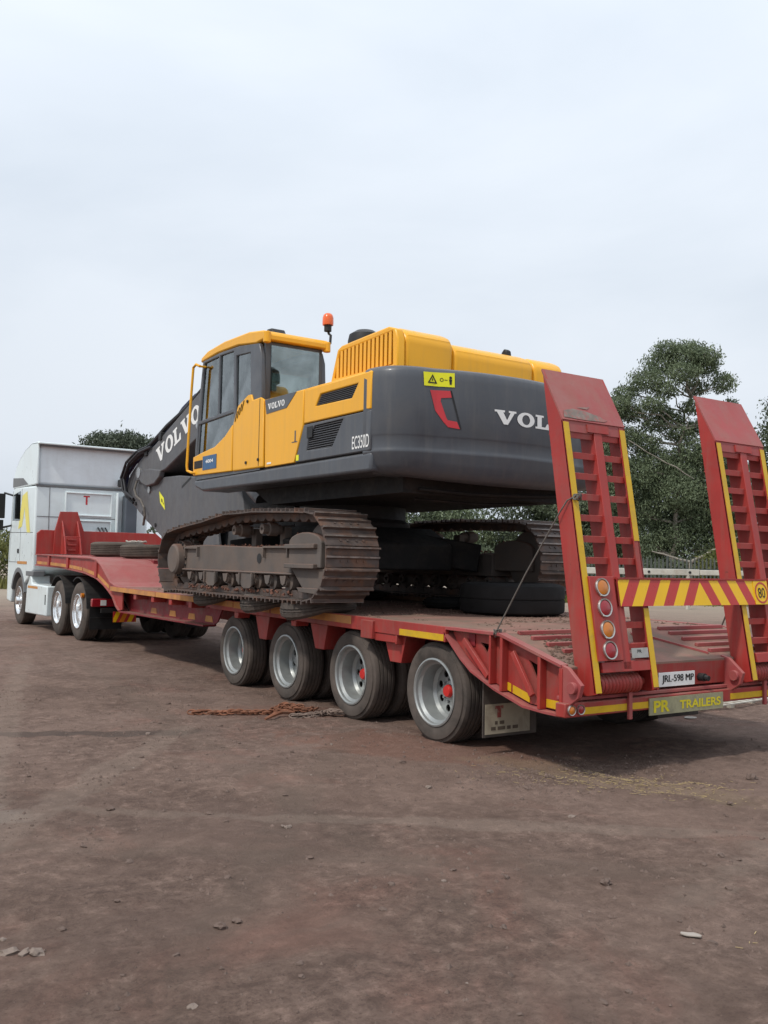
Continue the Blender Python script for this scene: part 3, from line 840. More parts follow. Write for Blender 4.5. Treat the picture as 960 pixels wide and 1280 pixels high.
# ramps ----------------------------------------------------------------------
def yf(z): return -1.423 - (2.625 - z) * .178
def yb(z): return -1.20 - (3.04 - z) * .164
def ramp(x0):
    x1 = x0 + .67
    side = [(-1.20, 3.04), (yf(2.63), 2.63), (yf(.62), .62), (-1.70, .60), (-1.60, .60), (yb(1.5), 1.5)]
    mb = MB(); mb.prism(side, 'x', x0, x0 + .02)
    base = mb.build('ramp', 'red_clean', tr, bevel=.003)
    mb = MB(); mb.prism(side, 'x', x1 - .02, x1); mb.build('ramp_side', 'red_clean', base, bevel=.003)
    # slanted top plate with lip
    mb = MB()
    mb.prism([(-1.196, 3.045), (yf(2.63) - .006, 2.628), (yf(2.63) + .006, 2.622), (-1.19, 3.03)], 'x', x0 - .002, x1 + .002)
    mb.build('ramp_top', 'red_faded', base)
    mb = MB(); mb.prism([(yf(2.63) + .004, 2.63), (yf(2.54) + .006, 2.54), (yf(2.54) + .02, 2.54), (yf(2.63) + .05, 2.665)], 'x', x0 + .02, x1 - .02)
    mb.build('top_lip', 'red_faded', base)
    mb = MB(); mb.prism([(yf(2.61) - .008, 2.61), (yf(2.55) - .008, 2.55), (yf(2.55) + .005, 2.55), (yf(2.61) + .005, 2.61)], 'x', x0 + .25, x0 + .48)
    mb.build('top_lip', 'red_clean', base)
    # flanges with yellow strips
    for a, b, segs in ((x0 + .0, x0 + .062, ((2.61, .63, 'tape'),)), (x1 - .062, x1 - .0, ((2.60, 1.73, 'tape'), (1.22, .64, 'tape')))):
        mb = MB(); mb.prism([(yf(2.62), 2.62), (yf(.63), .63), (yf(.63) + .012, .63), (yf(2.62) + .012, 2.62)], 'x', a, b)
        mb.build('flange', 'red_clean', base)
        for zt_, zb_, mt in segs:
            mb = MB(); mb.prism([(yf(zt_) - .004, zt_), (yf(zb_) - .004, zb_), (yf(zb_) - .001, zb_), (yf(zt_) - .001, zt_)], 'x', a + .003, b - .003)
            mb.build('reflective_tape', mt, base)
    mb = MB(); mb.prism([(yf(2.56), 2.56), (yf(.78), .78), (yf(.78) + .17, .78), (yf(2.56) + .15, 2.56)], 'x', x0 + .32, x0 + .405)
    mb.build('centre_beam', 'red_clean', base, bevel=.004)
    proto = {}
    for a, b in ((x0 + .02, x0 + .325), (x0 + .40, x1 - .02)):
        for i in range(11):
            z = 2.52 - .158 * i
            y = yf(z) + .02
            w_ = round(b - a, 4)
            if w_ not in proto:
                mb = MB(); mb.prism([(-.012, -.026), (-.012, .020), (.0, .024), (.15, .016), (.15, .004), (.0, -.006), (.0, -.026)], 'x', -w_ / 2, w_ / 2)
                proto[w_] = mb.mesh('red_clean', (0, 0, 0))
            put('rung', proto[w_], base, ((a + b) / 2, y + .012, z))
    # lower box and spring
    mb = MB(); mb.prism([(yf(.84), .84), (yf(.765), .765), (yf(.765) + .10, .765), (yf(.84) + .10, .84)], 'x', x0 + .10, x1 - .062)
    mb.build('lower_box', 'red_clean', base, bevel=.004)
    mb = MB(); pth = []
    for i in range(12 * 16 + 1):
        a = 2 * math.pi * i / 16
        pth.append((x0 + .12 + .43 * i / (12 * 16), -1.655 + .062 * math.cos(a), .672 + .062 * math.sin(a)))
    mb.tube(pth, .0175, 6)
    mb.cyl((x0 + .06, -1.655, .672), (x1 - .05, -1.655, .672), .030, 12)
    mb.build('spring', 'red', base, smooth=60)
    mb = MB()
    zc = .895
    mb.obox((x0 + .505, yf(zc) - .006, zc), (.175, .006, .072), Matrix.Rotation(-.176, 3, 'X'))
    lb = mb.build('label_plate', 'plate_grey', base)
    t = font_tris('PR', 1.2, .02)
    decal('lettering', None, lambda u, v: Vector((x0 + .475 + u * .026, yf(zc + .005 + v * .02) - .0105, zc - .002 + v * .026)), 'ink', base, tris=t[:2])
    return base
rampA = ramp(-1.15)
rampB = ramp(.66)
def on_top(u, v):
    t_ = (3.045 - v) / (3.045 - 2.628)
    return Vector((u, -1.196 + t_ * (yf(2.63) - .006 + 1.196) - .004, v + .002))
for rp, polys in ((rampA, [[[(-1.13, 2.645), (-1.11, 2.70), (-1.0, 2.725), (-.86, 2.715), (-.74, 2.69), (-.66, 2.66), (-.70, 2.645), (-.9, 2.64)]], [[(-.95, 2.74), (-.80, 2.76), (-.84, 2.735)]]]),):
    decal('scuff', polys, on_top, 'scuff', rp)
for x in (-1.115, 1.055):
    mb = MB(); mb.prism([(yf(1.455) - .022, 1.455), (yf(.85) - .022, .85), (yf(.85) + .01, .85), (yf(1.455) + .01, 1.455)], 'x', x + .018, x + .275)
    lp = mb.build('lamp_panel', 'red_clean', tr, bevel=.004)
    for z, ln in ((1.375, 'lens_amber'), (1.228, 'lens_red'), (1.072, 'lens_amber'), (.925, 'lens_red')):
        lamp(x + .135, yf(z) - .022, z, .070, ln, lp, tilt=-.176)
# chevron board
cb0, cb1, cz0, cz1 = -.815, 1.0, 1.237, 1.435
def yc(z): return yf(z) - .03
mb = MB(); mb.prism([(yc(cz0), cz0), (yc(cz1), cz1), (yc(cz1) + .012, cz1), (yc(cz0) + .012, cz0)], 'x', cb0, cb1)
mb.prism([(yc(cz1) - .012, cz1), (yc(cz1) - .012, cz1 + .014), (yc(cz1) + .03, cz1 + .014), (yc(cz1) + .03, cz1)], 'x', cb0, cb1 - .02)
cb = mb.build('chevron_board', 'red_clean', tr, label='red and yellow striped chevron board between the ramps')
def clipx(poly, lo, hi):
    def cl(P, x, keep):
        o = []
        for i in range(len(P)):
            a, b = P[i], P[(i + 1) % len(P)]
            ia, ib = keep(a[0], x), keep(b[0], x)
            if ia: o.append(a)
            if ia != ib:
                t = (x - a[0]) / (b[0] - a[0]); o.append((x, a[1] + t * (b[1] - a[1])))
        return o
    P = cl(poly, lo, lambda q, x: q >= x)
    return cl(P, hi, lambda q, x: q <= x) if P else P
bm_ = lambda u, v: Vector((u, yc(v) - .0035, v))
mid = .125
H = cz1 - cz0
for sgn in (-1, 1):
    lo, hi = (cb0, mid) if sgn < 0 else (mid, cb1)
    pitch = .150; sh = .125
    for k in range(-2, 10):
        for j, mt in ((0, 'chev_yellow'), (1, 'chev_red')):
            a = k * 2 * pitch / 1.0 * .78 + j * pitch * .78 + (.0 if True else 0)
            # distance from the middle outwards at the bottom edge; leaning towards the middle at the top
            b0, b1 = a, a + pitch * .78
            P = [(mid + sgn * b0, cz0), (mid + sgn * b1, cz0), (mid + sgn * (b1 - sh), cz1), (mid + sgn * (b0 - sh), cz1)]
            P = clipx(P, lo, hi)
            if len(P) >= 3 and max(q[0] for q in P) - min(q[0] for q in P) > 1e-3:
                decal('stripe', [[P]], bm_, mt, cb)
mb = MB(); mb.obox((.905, yc(1.336) - .006, 1.336), (.19, .004, .196), Matrix.Rotation(-.176, 3, 'X'))
s80 = mb.build('speed_sign', 'chev_yellow', tr, label='yellow square with a red ringed 80')
decal('ring', [[circle(.905, 1.336, .088, 36), circle(.905, 1.336, .074, 36)]], lambda u, v: Vector((u, yc(v) - .0105, v)), 'chev_red', s80)
t = font_tris('80', .8, .0)
decal('lettering', None, lambda u, v: Vector((.905 - .046 + u * (.092 / t[2]), yc(1.336 - .042 + v * .083) - .0115, 1.336 - .042 + v * .083)), 'ink', s80, tris=t[:2])

# gooseneck
GX0, GX1 = XL + .02, XR - .02
for e, k in ((XL + .02, 1), (XR - .02, -1)):
    top = [(14.1, 1.585), (11.4, 1.535), (10.1, 1.52), (9.75, 1.49), (9.5, 1.41), (9.22, 1.27), (8.95, 1.13), (8.7, 1.075), (8.35, 1.06)]
    bot = [(8.35, .70), (8.45, .69), (8.62, .76), (8.80, .90), (9.0, .98), (9.3, 1.08), (9.71, 1.18), (10.4, 1.26), (11.23, 1.30), (12.1, 1.335), (14.1, 1.36)]
    mb = MB(); mb.prism(top + bot, 'x', e + k * .03, e + k * .05); mb.build('gooseneck_web', 'red', tr)
    mb = MB()
    for (a, b), (c_, d) in zip(bot[1:-1], bot[2:]):
        mb.prism([(a, b), (c_, d), (c_, d - .02), (a, b - .02)], 'x', e, e + k * .16)
    mb.build('gooseneck_flange', 'red_faded', tr)
    mb = MB()
    for (a, b), (c_, d) in zip(top[:-1], top[1:]):
        mb.prism([(a, b + .004), (c_, d + .004), (c_, d - .016), (a, b - .016)], 'x', e - k * .004, e + k * .05)
    mb.build('gooseneck_rim', 'red_faded', tr)
    for y in (13.0, 11.6, 9.78):
        zt_ = float(np.interp(y, [q[0] for q in reversed(top)], [q[1] for q in reversed(top)])) - .02
        zb_ = float(np.interp(y, [q[0] for q in bot], [q[1] for q in bot])) + .004
        mb = MB(); mb.box(*sorted((e + k * .0, e + k * .035)), y - .06, y + .06, zb_, zt_); mb.build('stiffener', 'red_clean', tr, bevel=.004)
    for a, b in ((9.85, 10.6), (10.65, 11.5), (11.7, 12.9), (13.1, 14.0), (9.05, 9.7)):
        za, zb2 = [float(np.interp(q, [g[0] for g in bot], [g[1] for g in bot])) + .015 for q in (a, b)]
        mb = MB(); mb.prism([(a, za), (b, zb2), (b, zb2 + .06), (a, za + .06)], 'x', e + k * .024, e + k * .029)
        mb.build('reflective_tape', 'tape_dusty', tr)
mb = MB()
pts = [(14.1, 1.58), (10.1, 1.515), (9.75, 1.485), (9.5, 1.405), (9.22, 1.265), (8.95, 1.125), (8.7, 1.07), (8.36, 1.06)]
for (a, b), (c_, d) in zip(pts[:-1], pts[1:]):
    mb.prism([(a, b), (c_, d), (c_, d - .02), (a, b - .02)], 'x', GX0 + .05, GX1 - .05)
mb.build('gooseneck_deck', 'red_faded', tr)
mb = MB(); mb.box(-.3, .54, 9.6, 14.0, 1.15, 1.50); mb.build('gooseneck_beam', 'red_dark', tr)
mb = MB(); mb.prism([(GX0, 1.585), (GX0, 2.03), (GX0 + .08, 2.10), (GX1 - .2, 2.10), (GX1 - .05, 1.98), (GX1, 1.585)], 'y', 14.0, 14.06)
mb.build('headboard', 'red_clean', tr, bevel=.008)
mb = MB()
mb.prism([(-.95, 1.585), (-.93, 2.09), (-.83, 2.50), (-.47, 2.51), (-.32, 2.09), (-.30, 1.585)], 'y', 13.93, 13.99)
mb.prism([(13.99, 1.585), (13.99, 2.4), (13.70, 1.95), (13.55, 1.585)], 'x', -.80, -.77)
mb.prism([(13.99, 1.585), (13.99, 2.4), (13.70, 1.95), (13.55, 1.585)], 'x', -.48, -.45)
mb.box(-.80, -.45, 13.70, 13.73, 1.585, 1.97)
tw = mb.build('headboard_tower', 'red_clean', tr, bevel=.006)
for z in (1.68, 1.79, 1.90):
    mb = MB(); mb.box(-.72, -.55, 13.66, 13.70, z - .015, z + .015); mb.build('tower_step', 'red', tw, bevel=.003)
mb = MB(); mb.box(-.45, .9, 12.6, 13.0, 1.575, 1.72); mb.build('tool_box', 'red_dark', tr, bevel=.008)

# axles and wheels
mb = MB()
for i in range(4):
    mb.cyl((XL + .4, i * 1.362, .435), (XR - .4, i * 1.362, .435), .07, 12)
    mb.box(-.47, -.29, i * 1.362 - .4, i * 1.362 + .4, .46, .56); mb.box(.53, .71, i * 1.362 - .4, i * 1.362 + .4, .46, .56)
mb.build('axles', 'chassis', tr)
w0 = make_wheel(tr, -1.25, 0, .435, .2875, .27, .20, 'rim', 'hub_red', .052, 8, .032, .160, hub_out=.05)
w0.location.z -= .01
for i in range(8):
    if i == 0: continue
    y = (i % 4) * 1.362
    if i < 4:
        c_ = turn_copy(w0, tr, (-1.25, y, .425), 0)
        rt = .5 * i
        c_.rotation_euler = (rt, 0, 0)
        if i == 2:      # one wheel has lost its red cap
            for ch in c_.children:
                if ch.name.startswith('hub'):
                    ch.data = ch.data.copy(); ch.data.materials[0] = MATS['rim']
    else:
        turn_copy(w0, tr, (1.49, y, .425), math.pi)
# mudflap
mb = MB(); mb.box(-1.22, -.64, -.63, -.618, .135, .70)
mf = mb.build('mudflap', 'rubber', tr, bevel=.003)
mb = MB(); mb.box(.88, 1.46, -.63, -.618, .135, .70); mb.build('mudflap', 'rubber', tr, bevel=.003)
mb = MB(); mb.box(-1.20, -.72, -.6345, -.631, .16, .40); fl_ = mb.build('flap_print', 'cream', mf, label='cream printed panel with a red T mark')
pm = plane_map((-1.20, -.6365, .16), (1, 0, 0), (0, 0, 1))
decal('emblem', [[[(.10, .225), (.19, .225), (.19, .20), (.165, .20), (.165, .13), (.125, .13), (.125, .20), (.10, .20)]]], pm, 'emblem_red', fl_)
decal('print_lines', [[[(x, z), (x + w_, z), (x + w_, z + .028), (x, z + .028)]] for x, z, w_ in ((.10, .075, .03), (.15, .075, .05), (.06, .03, .05), (.13, .03, .08), (.23, .03, .04), (.29, .03, .06))], pm, 'ink_brown', fl_)

# ------------------------------------------------------------------ EXCAVATOR
ex = thing('crawler_excavator', 'yellow and dark grey crawler excavator loaded on the red trailer', 'excavator', (0, 3.4, 1.08))

# tracks: closed path of the shoe plates (y, z)
def track_path():
    P = []
    c1, r1 = (1.60, 1.575), .425
    c2, r2 = (5.24, 1.50), .385
    for a in np.linspace(100, 262, 26): P.append((c1[0] + r1 * math.cos(math.radians(a)), c1[1] + r1 * math.sin(math.radians(a))))
    for y in np.linspace(1.75, 5.05, 40): P.append((y, 1.145 - .008 * math.sin((y - 1.75) / 3.3 * math.pi)))
    for a in np.linspace(-78, 70, 24): P.append((c2[0] + r2 * math.cos(math.radians(a)), c2[1] + r2 * math.sin(math.radians(a))))
    for y, z in ((5.05, 1.905), (4.6, 1.945), (4.2, 1.975), (3.8, 2.02), (3.5, 2.045), (3.1, 2.045), (2.8, 2.05), (2.4, 2.035), (2.0, 2.02), (1.75, 2.01)): P.append((y, z))
    return np.array(P)
TP = track_path()
cl = np.vstack([TP, TP[:1]])
sl = np.concatenate([[0], np.cumsum(np.linalg.norm(np.diff(cl, axis=0), axis=1))])
NS = 50
pitch = sl[-1] / NS
def on_track(s_):
    s_ = s_ % sl[-1]
    return np.array([np.interp(s_, sl, cl[:, 0]), np.interp(s_, sl, cl[:, 1])])
mb = MB()   # shoe: local y along the travel, local z outwards
hp = pitch / 2
mb.prism([(-hp * .99, 0), (hp * .90, 0), (hp * 1.02, .006), (hp * 1.02, .014), (hp * .9, .014), (.02, .014), (.014, .034), (-.004, .034), (-.012, .014), (-hp * .72, .014), (-hp * .78, .046), (-hp * .95, .046), (-hp * .99, .010)], 'x', -.30, .30)
mb.box(-.302, .302, -hp * .95, -hp * .79, .0455, .0485, 1); mb.box(-.302, .302, -.003, .013, .0335, .0362, 1)
for x in (-.13, -.05, .05, .13):
    mb.cyl((x, .045, .012), (x, .045, .022), .014, 6)
shoe_me = mb.mesh(['track', 'track_tip'], (0, 0, 0))
mb = MB()
for x in (-.10, .10):
    mb.prism([(-hp * .98, -.004), (hp * .98, -.004), (hp * .98, -.055), (hp * .45, -.085), (-hp * .45, -.085), (-hp * .98, -.055)], 'x', x - .025, x + .025)
mb.cyl((-.12, 0, -.05), (.12, 0, -.05), .025, 8)
link_v, link_f = list(mb.v), list(mb.f)
for side in (-1, 1):
    xc = side * 1.37
    chain = MB()
    fr = []
    for k in range(NS):
        p0 = on_track(k * pitch); t_ = on_track(k * pitch + .03) - on_track(k * pitch - .03)
        t_ /= np.linalg.norm(t_)
        ang = math.atan2(t_[1], t_[0])
        # path runs anticlockwise seen with y right, z up: outward is to the right of travel
        fr.append((p0, ang))
        R = Matrix.Rotation(ang, 3, 'X') @ Matrix.Rotation(math.pi, 3, 'Y')
        chain.add([R @ Vector(v) + Vector((xc, p0[0], p0[1])) for v in link_v], link_f)
    base = chain.build('track', 'track', ex, smooth=30)
    for p0, ang in fr:
        R = Matrix.Rotation(ang, 3, 'X') @ Matrix.Rotation(math.pi, 3, 'Y')
        o = put('track_shoe', shoe_me, base, (xc, p0[0], p0[1]))
        o.rotation_euler = R.to_euler()
    # frame
    xo = xc + side * .17
    X = lambda a: xc + side * a
    mb = MB()
    mb.prism([(2.1, 1.395), (5.02, 1.40), (5.02, 1.70), (4.4, 1.71), (2.1, 1.66)], 'x', X(-.20), X(.16))
    mb.prism([(2.05, 1.38), (5.05, 1.385), (5.05, 1.41), (2.05, 1.405)], 'x', X(.14), X(.20))
    frm = mb.build('track_frame', 'track_frame', ex, bevel=.012)
    for y0_, y1_ in ((4.55, 4.98), (2.14, 2.72)):
        mb = MB()
        mb.box(*sorted((X(.15), X(.20))), y0_, y1_, 1.665, 1.685); mb.box(*sorted((X(.15), X(.20))), y0_, y0_ + .02, 1.56, 1.665); mb.box(*sorted((X(.15), X(.20))), y1_ - .02, y1_, 1.56, 1.665)
        mb.build('step_bracket', 'track_frame', frm, bevel=.004)
    mb = MB(); mb.lathe([(.055, .001), (.055, .004), (.0005, .004)], (X(.16), 2.86, 1.55), 'x', 16, closed=False)
    if side < 0: mb.v = [(2 * X(.16) - v[0], v[1], v[2]) for v in mb.v]
    mb.build('port', 'black', frm)
    # idler yoke housing
    mb = MB()
    mb.prism([(1.45, 1.46), (2.12, 1.46), (2.12, 1.72)] + [(1.79 + .33 * math.cos(a), 1.72 + .10 * math.sin(a)) for a in np.linspace(.2, math.pi - .2, 8)] + [(1.45, 1.72)], 'x', X(-.16), X(.19))
    mb.build('idler_yoke', 'track_frame', ex, bevel=.012)
    mb = MB()
    mb.box(*sorted((X(.18), X(.235))), 1.52, 2.14, 1.655, 1.70); mb.box(*sorted((X(.18), X(.235))), 1.52, 2.14, 1.455, 1.50)
    mb.prism([(1.42, 1.455), (2.12, 1.455), (1.86, 1.25), (1.43, 1.24)], 'x', X(.12), X(.16))
    mb.prism([(1.42, 1.26), (1.92, 1.26), (1.86, 1.215), (1.44, 1.20)], 'x', X(.10), X(.20))
    mb.build('yoke_guard', 'track_frame', ex, bevel=.006)
    mb = MB(); mb.lathe([(.05, -.12), (.30, -.10), (.345, -.07), (.345, -.03), (.375, -.03), (.375, .03), (.345, .03), (.345, .07), (.30, .10), (.05, .12)], (xc, 1.60, 1.575), 'x', 32)
    mb.build('idler', 'track_frame', ex)
    mb = MB()
    pr = [(.10, -.06), (.29, -.06), (.29, .06), (.10, .06)]
    mb.lathe(pr, (xc, 5.24, 1.50), 'x', 32)
    for k in range(21):
        a = 2 * math.pi * k / 21
        mb.obox((xc, 5.24 + .30 * math.cos(a), 1.50 + .30 * math.sin(a)), (.07, .05, .045), Matrix.Rotation(a, 3, 'X'))
    mb.build('sprocket', 'track_frame', ex)
    mb = MB(); sg_ = side
    mb.lathe([(.005, sg_ * .27), (.17, sg_ * .27), (.195, sg_ * .25), (.20, sg_ * .17), (.235, sg_ * .165), (.235, sg_ * .06), (.01, sg_ * .06)], (xc, 5.20, 1.53), 'x', 32)
    fd = mb.build('final_drive', 'track_frame', ex)
    mb = MB()
    for k in range(18):
        a = 2 * math.pi * k / 18
        mb.cyl((X(.16), 5.20 + .218 * math.cos(a), 1.53 + .218 * math.sin(a)), (X(.185), 5.20 + .218 * math.cos(a), 1.53 + .218 * math.sin(a)), .014, 6)
    mb.build('bolts', 'black', fd)
    for y in np.linspace(2.2, 4.75, 8):
        mb = MB()
        mb.lathe([(.03, -.19), (.06, -.19), (.06, -.15), (.10, -.14), (.10, -.06), (.075, -.05), (.075, .05), (.10, .06), (.10, .14), (.06, .15), (.06, .19), (.03, .19)], (xc, y, 1.315), 'x', 18)
        mb.prism([(y - .07, 1.37), (y + .07, 1.37), (y + .04, 1.29), (y, 1.27), (y - .04, 1.29)], 'x', X(.19), X(.21))
        mb.build('bottom_roller', 'track_frame', ex, bevel=.0)
    for y in (4.05, 3.05):
        mb = MB()
        mb.prism([(y - .17, 1.385), (y + .17, 1.385), (y + .16, 1.26), (y + .08, 1.215), (y - .08, 1.215), (y - .16, 1.26)], 'x', X(.20), X(.222))
        mb.box(*sorted((X(.222), X(.245))), y - .17, y - .145, 1.25, 1.385); mb.box(*sorted((X(.222), X(.245))), y + .145, y + .17, 1.25, 1.385)
        mb.build('roller_guard', 'track_frame', ex, bevel=.004)
    for y in (3.55, 2.82):
        mb = MB(); mb.lathe([(.02, -.13), (.055, -.13), (.055, -.06), (.075, -.05), (.075, .05), (.055, .06), (.055, .10), (.02, .10)], (xc + side * .03, y, 1.875), 'x', 18)
        mb.box(*sorted((X(-.18), X(-.10))), y - .06, y + .06, 1.66, 1.90)
        mb.build('carrier_roller', 'track_frame', ex)
# clods of red earth on the frame and inside the lower run
clods = MB()
for side in (-1, 1):
    for k in range(420):
        if k % 2:
            x = side * (1.37 + random.uniform(-.05, .22)); y = random.uniform(2.1, 4.9); z = 1.175 + random.uniform(0, .035)
            s_ = random.uniform(.010, .026)
        else:
            x = side * (1.37 + random.uniform(-.18, .15)); y = random.uniform(1.7, 4.6); z = (1.69 if y > 2.15 else 1.80) + random.uniform(-.01, .015)
            s_ = random.uniform(.006, .018)
        R = Matrix.Rotation(random.uniform(0, 6), 3, 'Z') @ Matrix.Rotation(random.uniform(0, 6), 3, 'X')
        clods.add([R @ Vector(q) * s_ * random.uniform(.7, 1.3) + Vector((x, y, z)) for q in ((1, 0, 0), (-1, 0, 0), (0, 1, 0), (0, -1, 0), (0, 0, .8), (0, 0, -.8))],
                  [(0, 2, 4), (2, 1, 4), (1, 3, 4), (3, 0, 4), (2, 0, 5), (1, 2, 5), (3, 1, 5), (0, 3, 5)])
tag(clods.build('mud', 'red_mud', ex, smooth=0), kind='stuff')

# car body
mb = MB()
mb.prism([(2.3, 1.45), (4.6, 1.45), (4.6, 1.75), (4.2, 1.95), (2.7, 1.95), (2.3, 1.75)], 'x', -.72, .72)
for sx in (-1, 1):
    for y in (2.45, 4.3):
        mb.bar((sx * .5, 3.4 + (y - 3.4) * .6, 1.72), (sx * 1.2, y, 1.60), .55, .34)
mb.build('car_body', 'chassis', ex, bevel=.02)
mb = MB(); mb.lathe([(.3, 1.93), (.70, 1.93), (.72, 2.0), (.66, 2.05), (.66, 2.22), (.3, 2.22)], (0, 3.4, 0), 'z', 40); mb.build('swing_ring', 'black', ex)

# upper frame
mb = MB()
mb.prism([(.80, 2.20), (3.6, 2.20), (4.0, 2.38), (4.95, 2.45), (5.02, 2.55), (.80, 2.552)], 'x', -1.05, 1.05)
mb.box(-.55, 1.0, 3.9, 5.2, 1.98, 2.30)
mb.build('upper_frame', 'chassis', ex)
for sx in (-1, 1):
    mb = MB(); mb.prism([(.765, 2.37), (4.75, 2.40), (5.0, 2.47), (5.02, 2.555), (.765, 2.553)], 'x', sx * 1.445, sx * 1.05)
    mb.build('side_skirt', 'volvo_grey', ex, bevel=.03, segs=3)
# body core
mb = MB(); mb.box(-1.41, 1.41, .80, 3.08, 2.556, 3.30); mb.box(-.40, 1.41, 3.08, 4.3, 2.556, 3.1); mb.build('body_core', 'black', ex)
# left side panels
XS = -1.448
def panel(name, poly, mat, t_=.035, bevel=.012, x=XS, holes=(), parent=ex):
    mb = MB(); mb.plate([poly, *holes], 'x', x, x + t_)
    return mb.build(name, mat, parent, bevel=bevel)
g_up = [(1.73, 3.228), (1.01, 3.232), (1.12, 3.105), (1.83, 3.118)]
g_lo = [(1.82, 2.918), (1.274, 2.922), (1.48, 2.667), (2.0, 2.672), (1.95, 2.815)]
rear_up = panel('side_panel', [(.775, 2.955), (2.068, 2.962), (2.068, 3.315), (.775, 3.315)], 'volvo_yellow', holes=[g_up])
rear_lo = panel('side_panel', [(.775, 2.565), (2.245, 2.568), (2.068, 2.952), (.775, 2.945)], 'volvo_grey', holes=[g_lo])
midp = panel('side_panel', [(2.26, 2.57), (2.965, 2.57), (2.995, 3.345), (2.082, 3.325), (2.082, 2.955)], 'volvo_yellow')
for nm, poly, n_, par in (('louvre', g_up, 7, rear_up), ('louvre', g_lo, 11, rear_lo)):
    zlo = min(q[1] for q in poly); zhi = max(q[1] for q in poly)
    for i in range(n_):
        z = zlo + (zhi - zlo) * (i + .6) / n_
        xs_ = []
        for k in range(len(poly)):
            a, b = poly[k], poly[(k + 1) % len(poly)]
            if (a[1] - z) * (b[1] - z) < 0: xs_.append(a[0] + (z - a[1]) / (b[1] - a[1]) * (b[0] - a[0]))
        if len(xs_) < 2: continue
        mb = MB(); mb.prism([(XS + .006, z - .012), (XS + .010, z - .014), (XS + .032, z + .008), (XS + .028, z + .010)], 'y', min(xs_), max(xs_))
        mb.build(nm, 'volvo_grey', par, smooth=0)
# VOLVO badge and model plate
st = panel('badge', [(2.985, 3.338), (2.24, 3.327), (2.46, 3.182), (2.94, 3.172)], 'volvo_grey', t_=.004, bevel=0, x=XS - .004)
pl, w_ = serif_word(sx=1.05)
decal('lettering', pl, lambda u, v: Vector((XS - .0065, 2.90 - u * (.40 / w_), 3.215 + v * .066)), 'letter_white', st)
t = font_tris('EC350D', .62, .008)
decal('lettering', None, lambda u, v: Vector((XS - .004, 1.09 - u * (.30 / t[2]), 2.60 + v * .125)), 'letter_white', rear_lo, tris=t[:2])
mb = MB(); mb.box(XS - .006, XS + .001, 1.87, 1.99, 2.80, 2.92); mb.build('latch', 'black', rear_lo, bevel=.004)
mb = MB(); mb.box(XS - .003, XS + .001, 2.16, 2.215, 2.585, 2.645); mb.build('warning_label', 'label_yellow', midp)
mb = MB(); mb.box(XS - .003, XS + .001, 2.235, 2.26, 2.79, 2.91); mb.box(XS - .003, XS + .001, 2.20, 2.32, 2.785, 2.795); mb.build('latch', 'volvo_grey', midp)
mb = MB(); mb.box(XS - .003, XS + .001, 2.80, 2.90, 2.60, 2.62); mb.build('label', 'letter_white', midp)
# right side body
mb = MB(); mb.box(1.41, 1.445, .775, 4.3, 2.565, 3.2); mb.build('side_panel', 'volvo_grey', ex, bevel=.012)
mb = MB(); mb.prism([(.775, 3.300), (3.08, 3.300), (3.05, 3.345), (.80, 3.325)], 'x', -1.435, 1.435); mb.build('body_top', 'volvo_yellow', ex, bevel=.012)

# engine hood
HX = 1.13
mb = MB()
sec = [(.82, 3.33), (2.10, 3.33), (2.05, 3.46), (1.93, 3.745), (1.86, 3.775), (1.2, 3.80), (.98, 3.79), (.86, 3.74), (.81, 3.66)]
def hood_part(x0, x1, dz):
    mb = MB(); mb.prism([(a, b + (dz if b > 3.6 else 0)) for a, b in sec], 'x', x0, x1); return mb
hd = hood_part(-HX + .09, -.455, .035); hood = hd.build('hood', 'volvo_yellow', ex, bevel=.06, segs=3)
hood_part(-.447, .62, -.035).build('hood_section', 'volvo_yellow', hood, bevel=.05, segs=3)
hood_part(.628, 1.06, -.035).build('hood_section', 'volvo_yellow', hood, bevel=.05, segs=3)
mb = MB(); mb.prism([(.86, 3.40), (2.02, 3.40), (1.88, 3.755), (.92, 3.775)], 'x', -HX + .04, -HX + .10); mb.build('hood_grille', 'black', hood)
mb = MB(); mb.plate([[(.815, 3.33), (2.11, 3.33), (2.07, 3.46), (1.95, 3.765), (1.86, 3.80), (.99, 3.825), (.86, 3.78), (.82, 3.68)], [(.90, 3.44), (2.02, 3.47), (1.905, 3.735), (.915, 3.765)]], 'x', -HX, -HX + .09)
mb.build('hood_side', 'volvo_yellow', hood, bevel=.015)
for i in range(14):
    y = .95 + i * .076
    zt_ = 3.768 - (y - .9) * .028
    if y > 1.88: zt_ = 3.735 - (y - 1.9) * 1.6
    mb = MB(); mb.prism([(-HX + .002, y - .022), (-HX + .06, y - .010), (-HX + .06, y + .038), (-HX + .002, y + .026)], 'z', 3.445, zt_)
    mb.build('hood_fin', 'volvo_yellow', hood, smooth=0)
mb = MB(); mb.lathe([(.005, .30), (.10, .295), (.17, .25), (.185, .18), (.185, .10), (.14, .08), (.14, .0), (.005, 0)], (-.80, 1.93, 3.72), 'z', 28)
mb.build('air_cleaner', 'black', hood)
mb = MB(); mb.prism([(1.02, 3.76), (1.13, 3.76), (1.11, 3.81), (1.07, 3.845), (1.03, 3.82)], 'x', .42, .49); mb.build('exhaust_tip', 'black', hood, bevel=.012)
mb = MB(); mb.box(-.38, 1.35, 2.1, 3.05, 3.33, 3.42); mb.box(.5, 1.4, 3.05, 4.2, 3.08, 3.2); mb.build('walkway', 'black', ex)

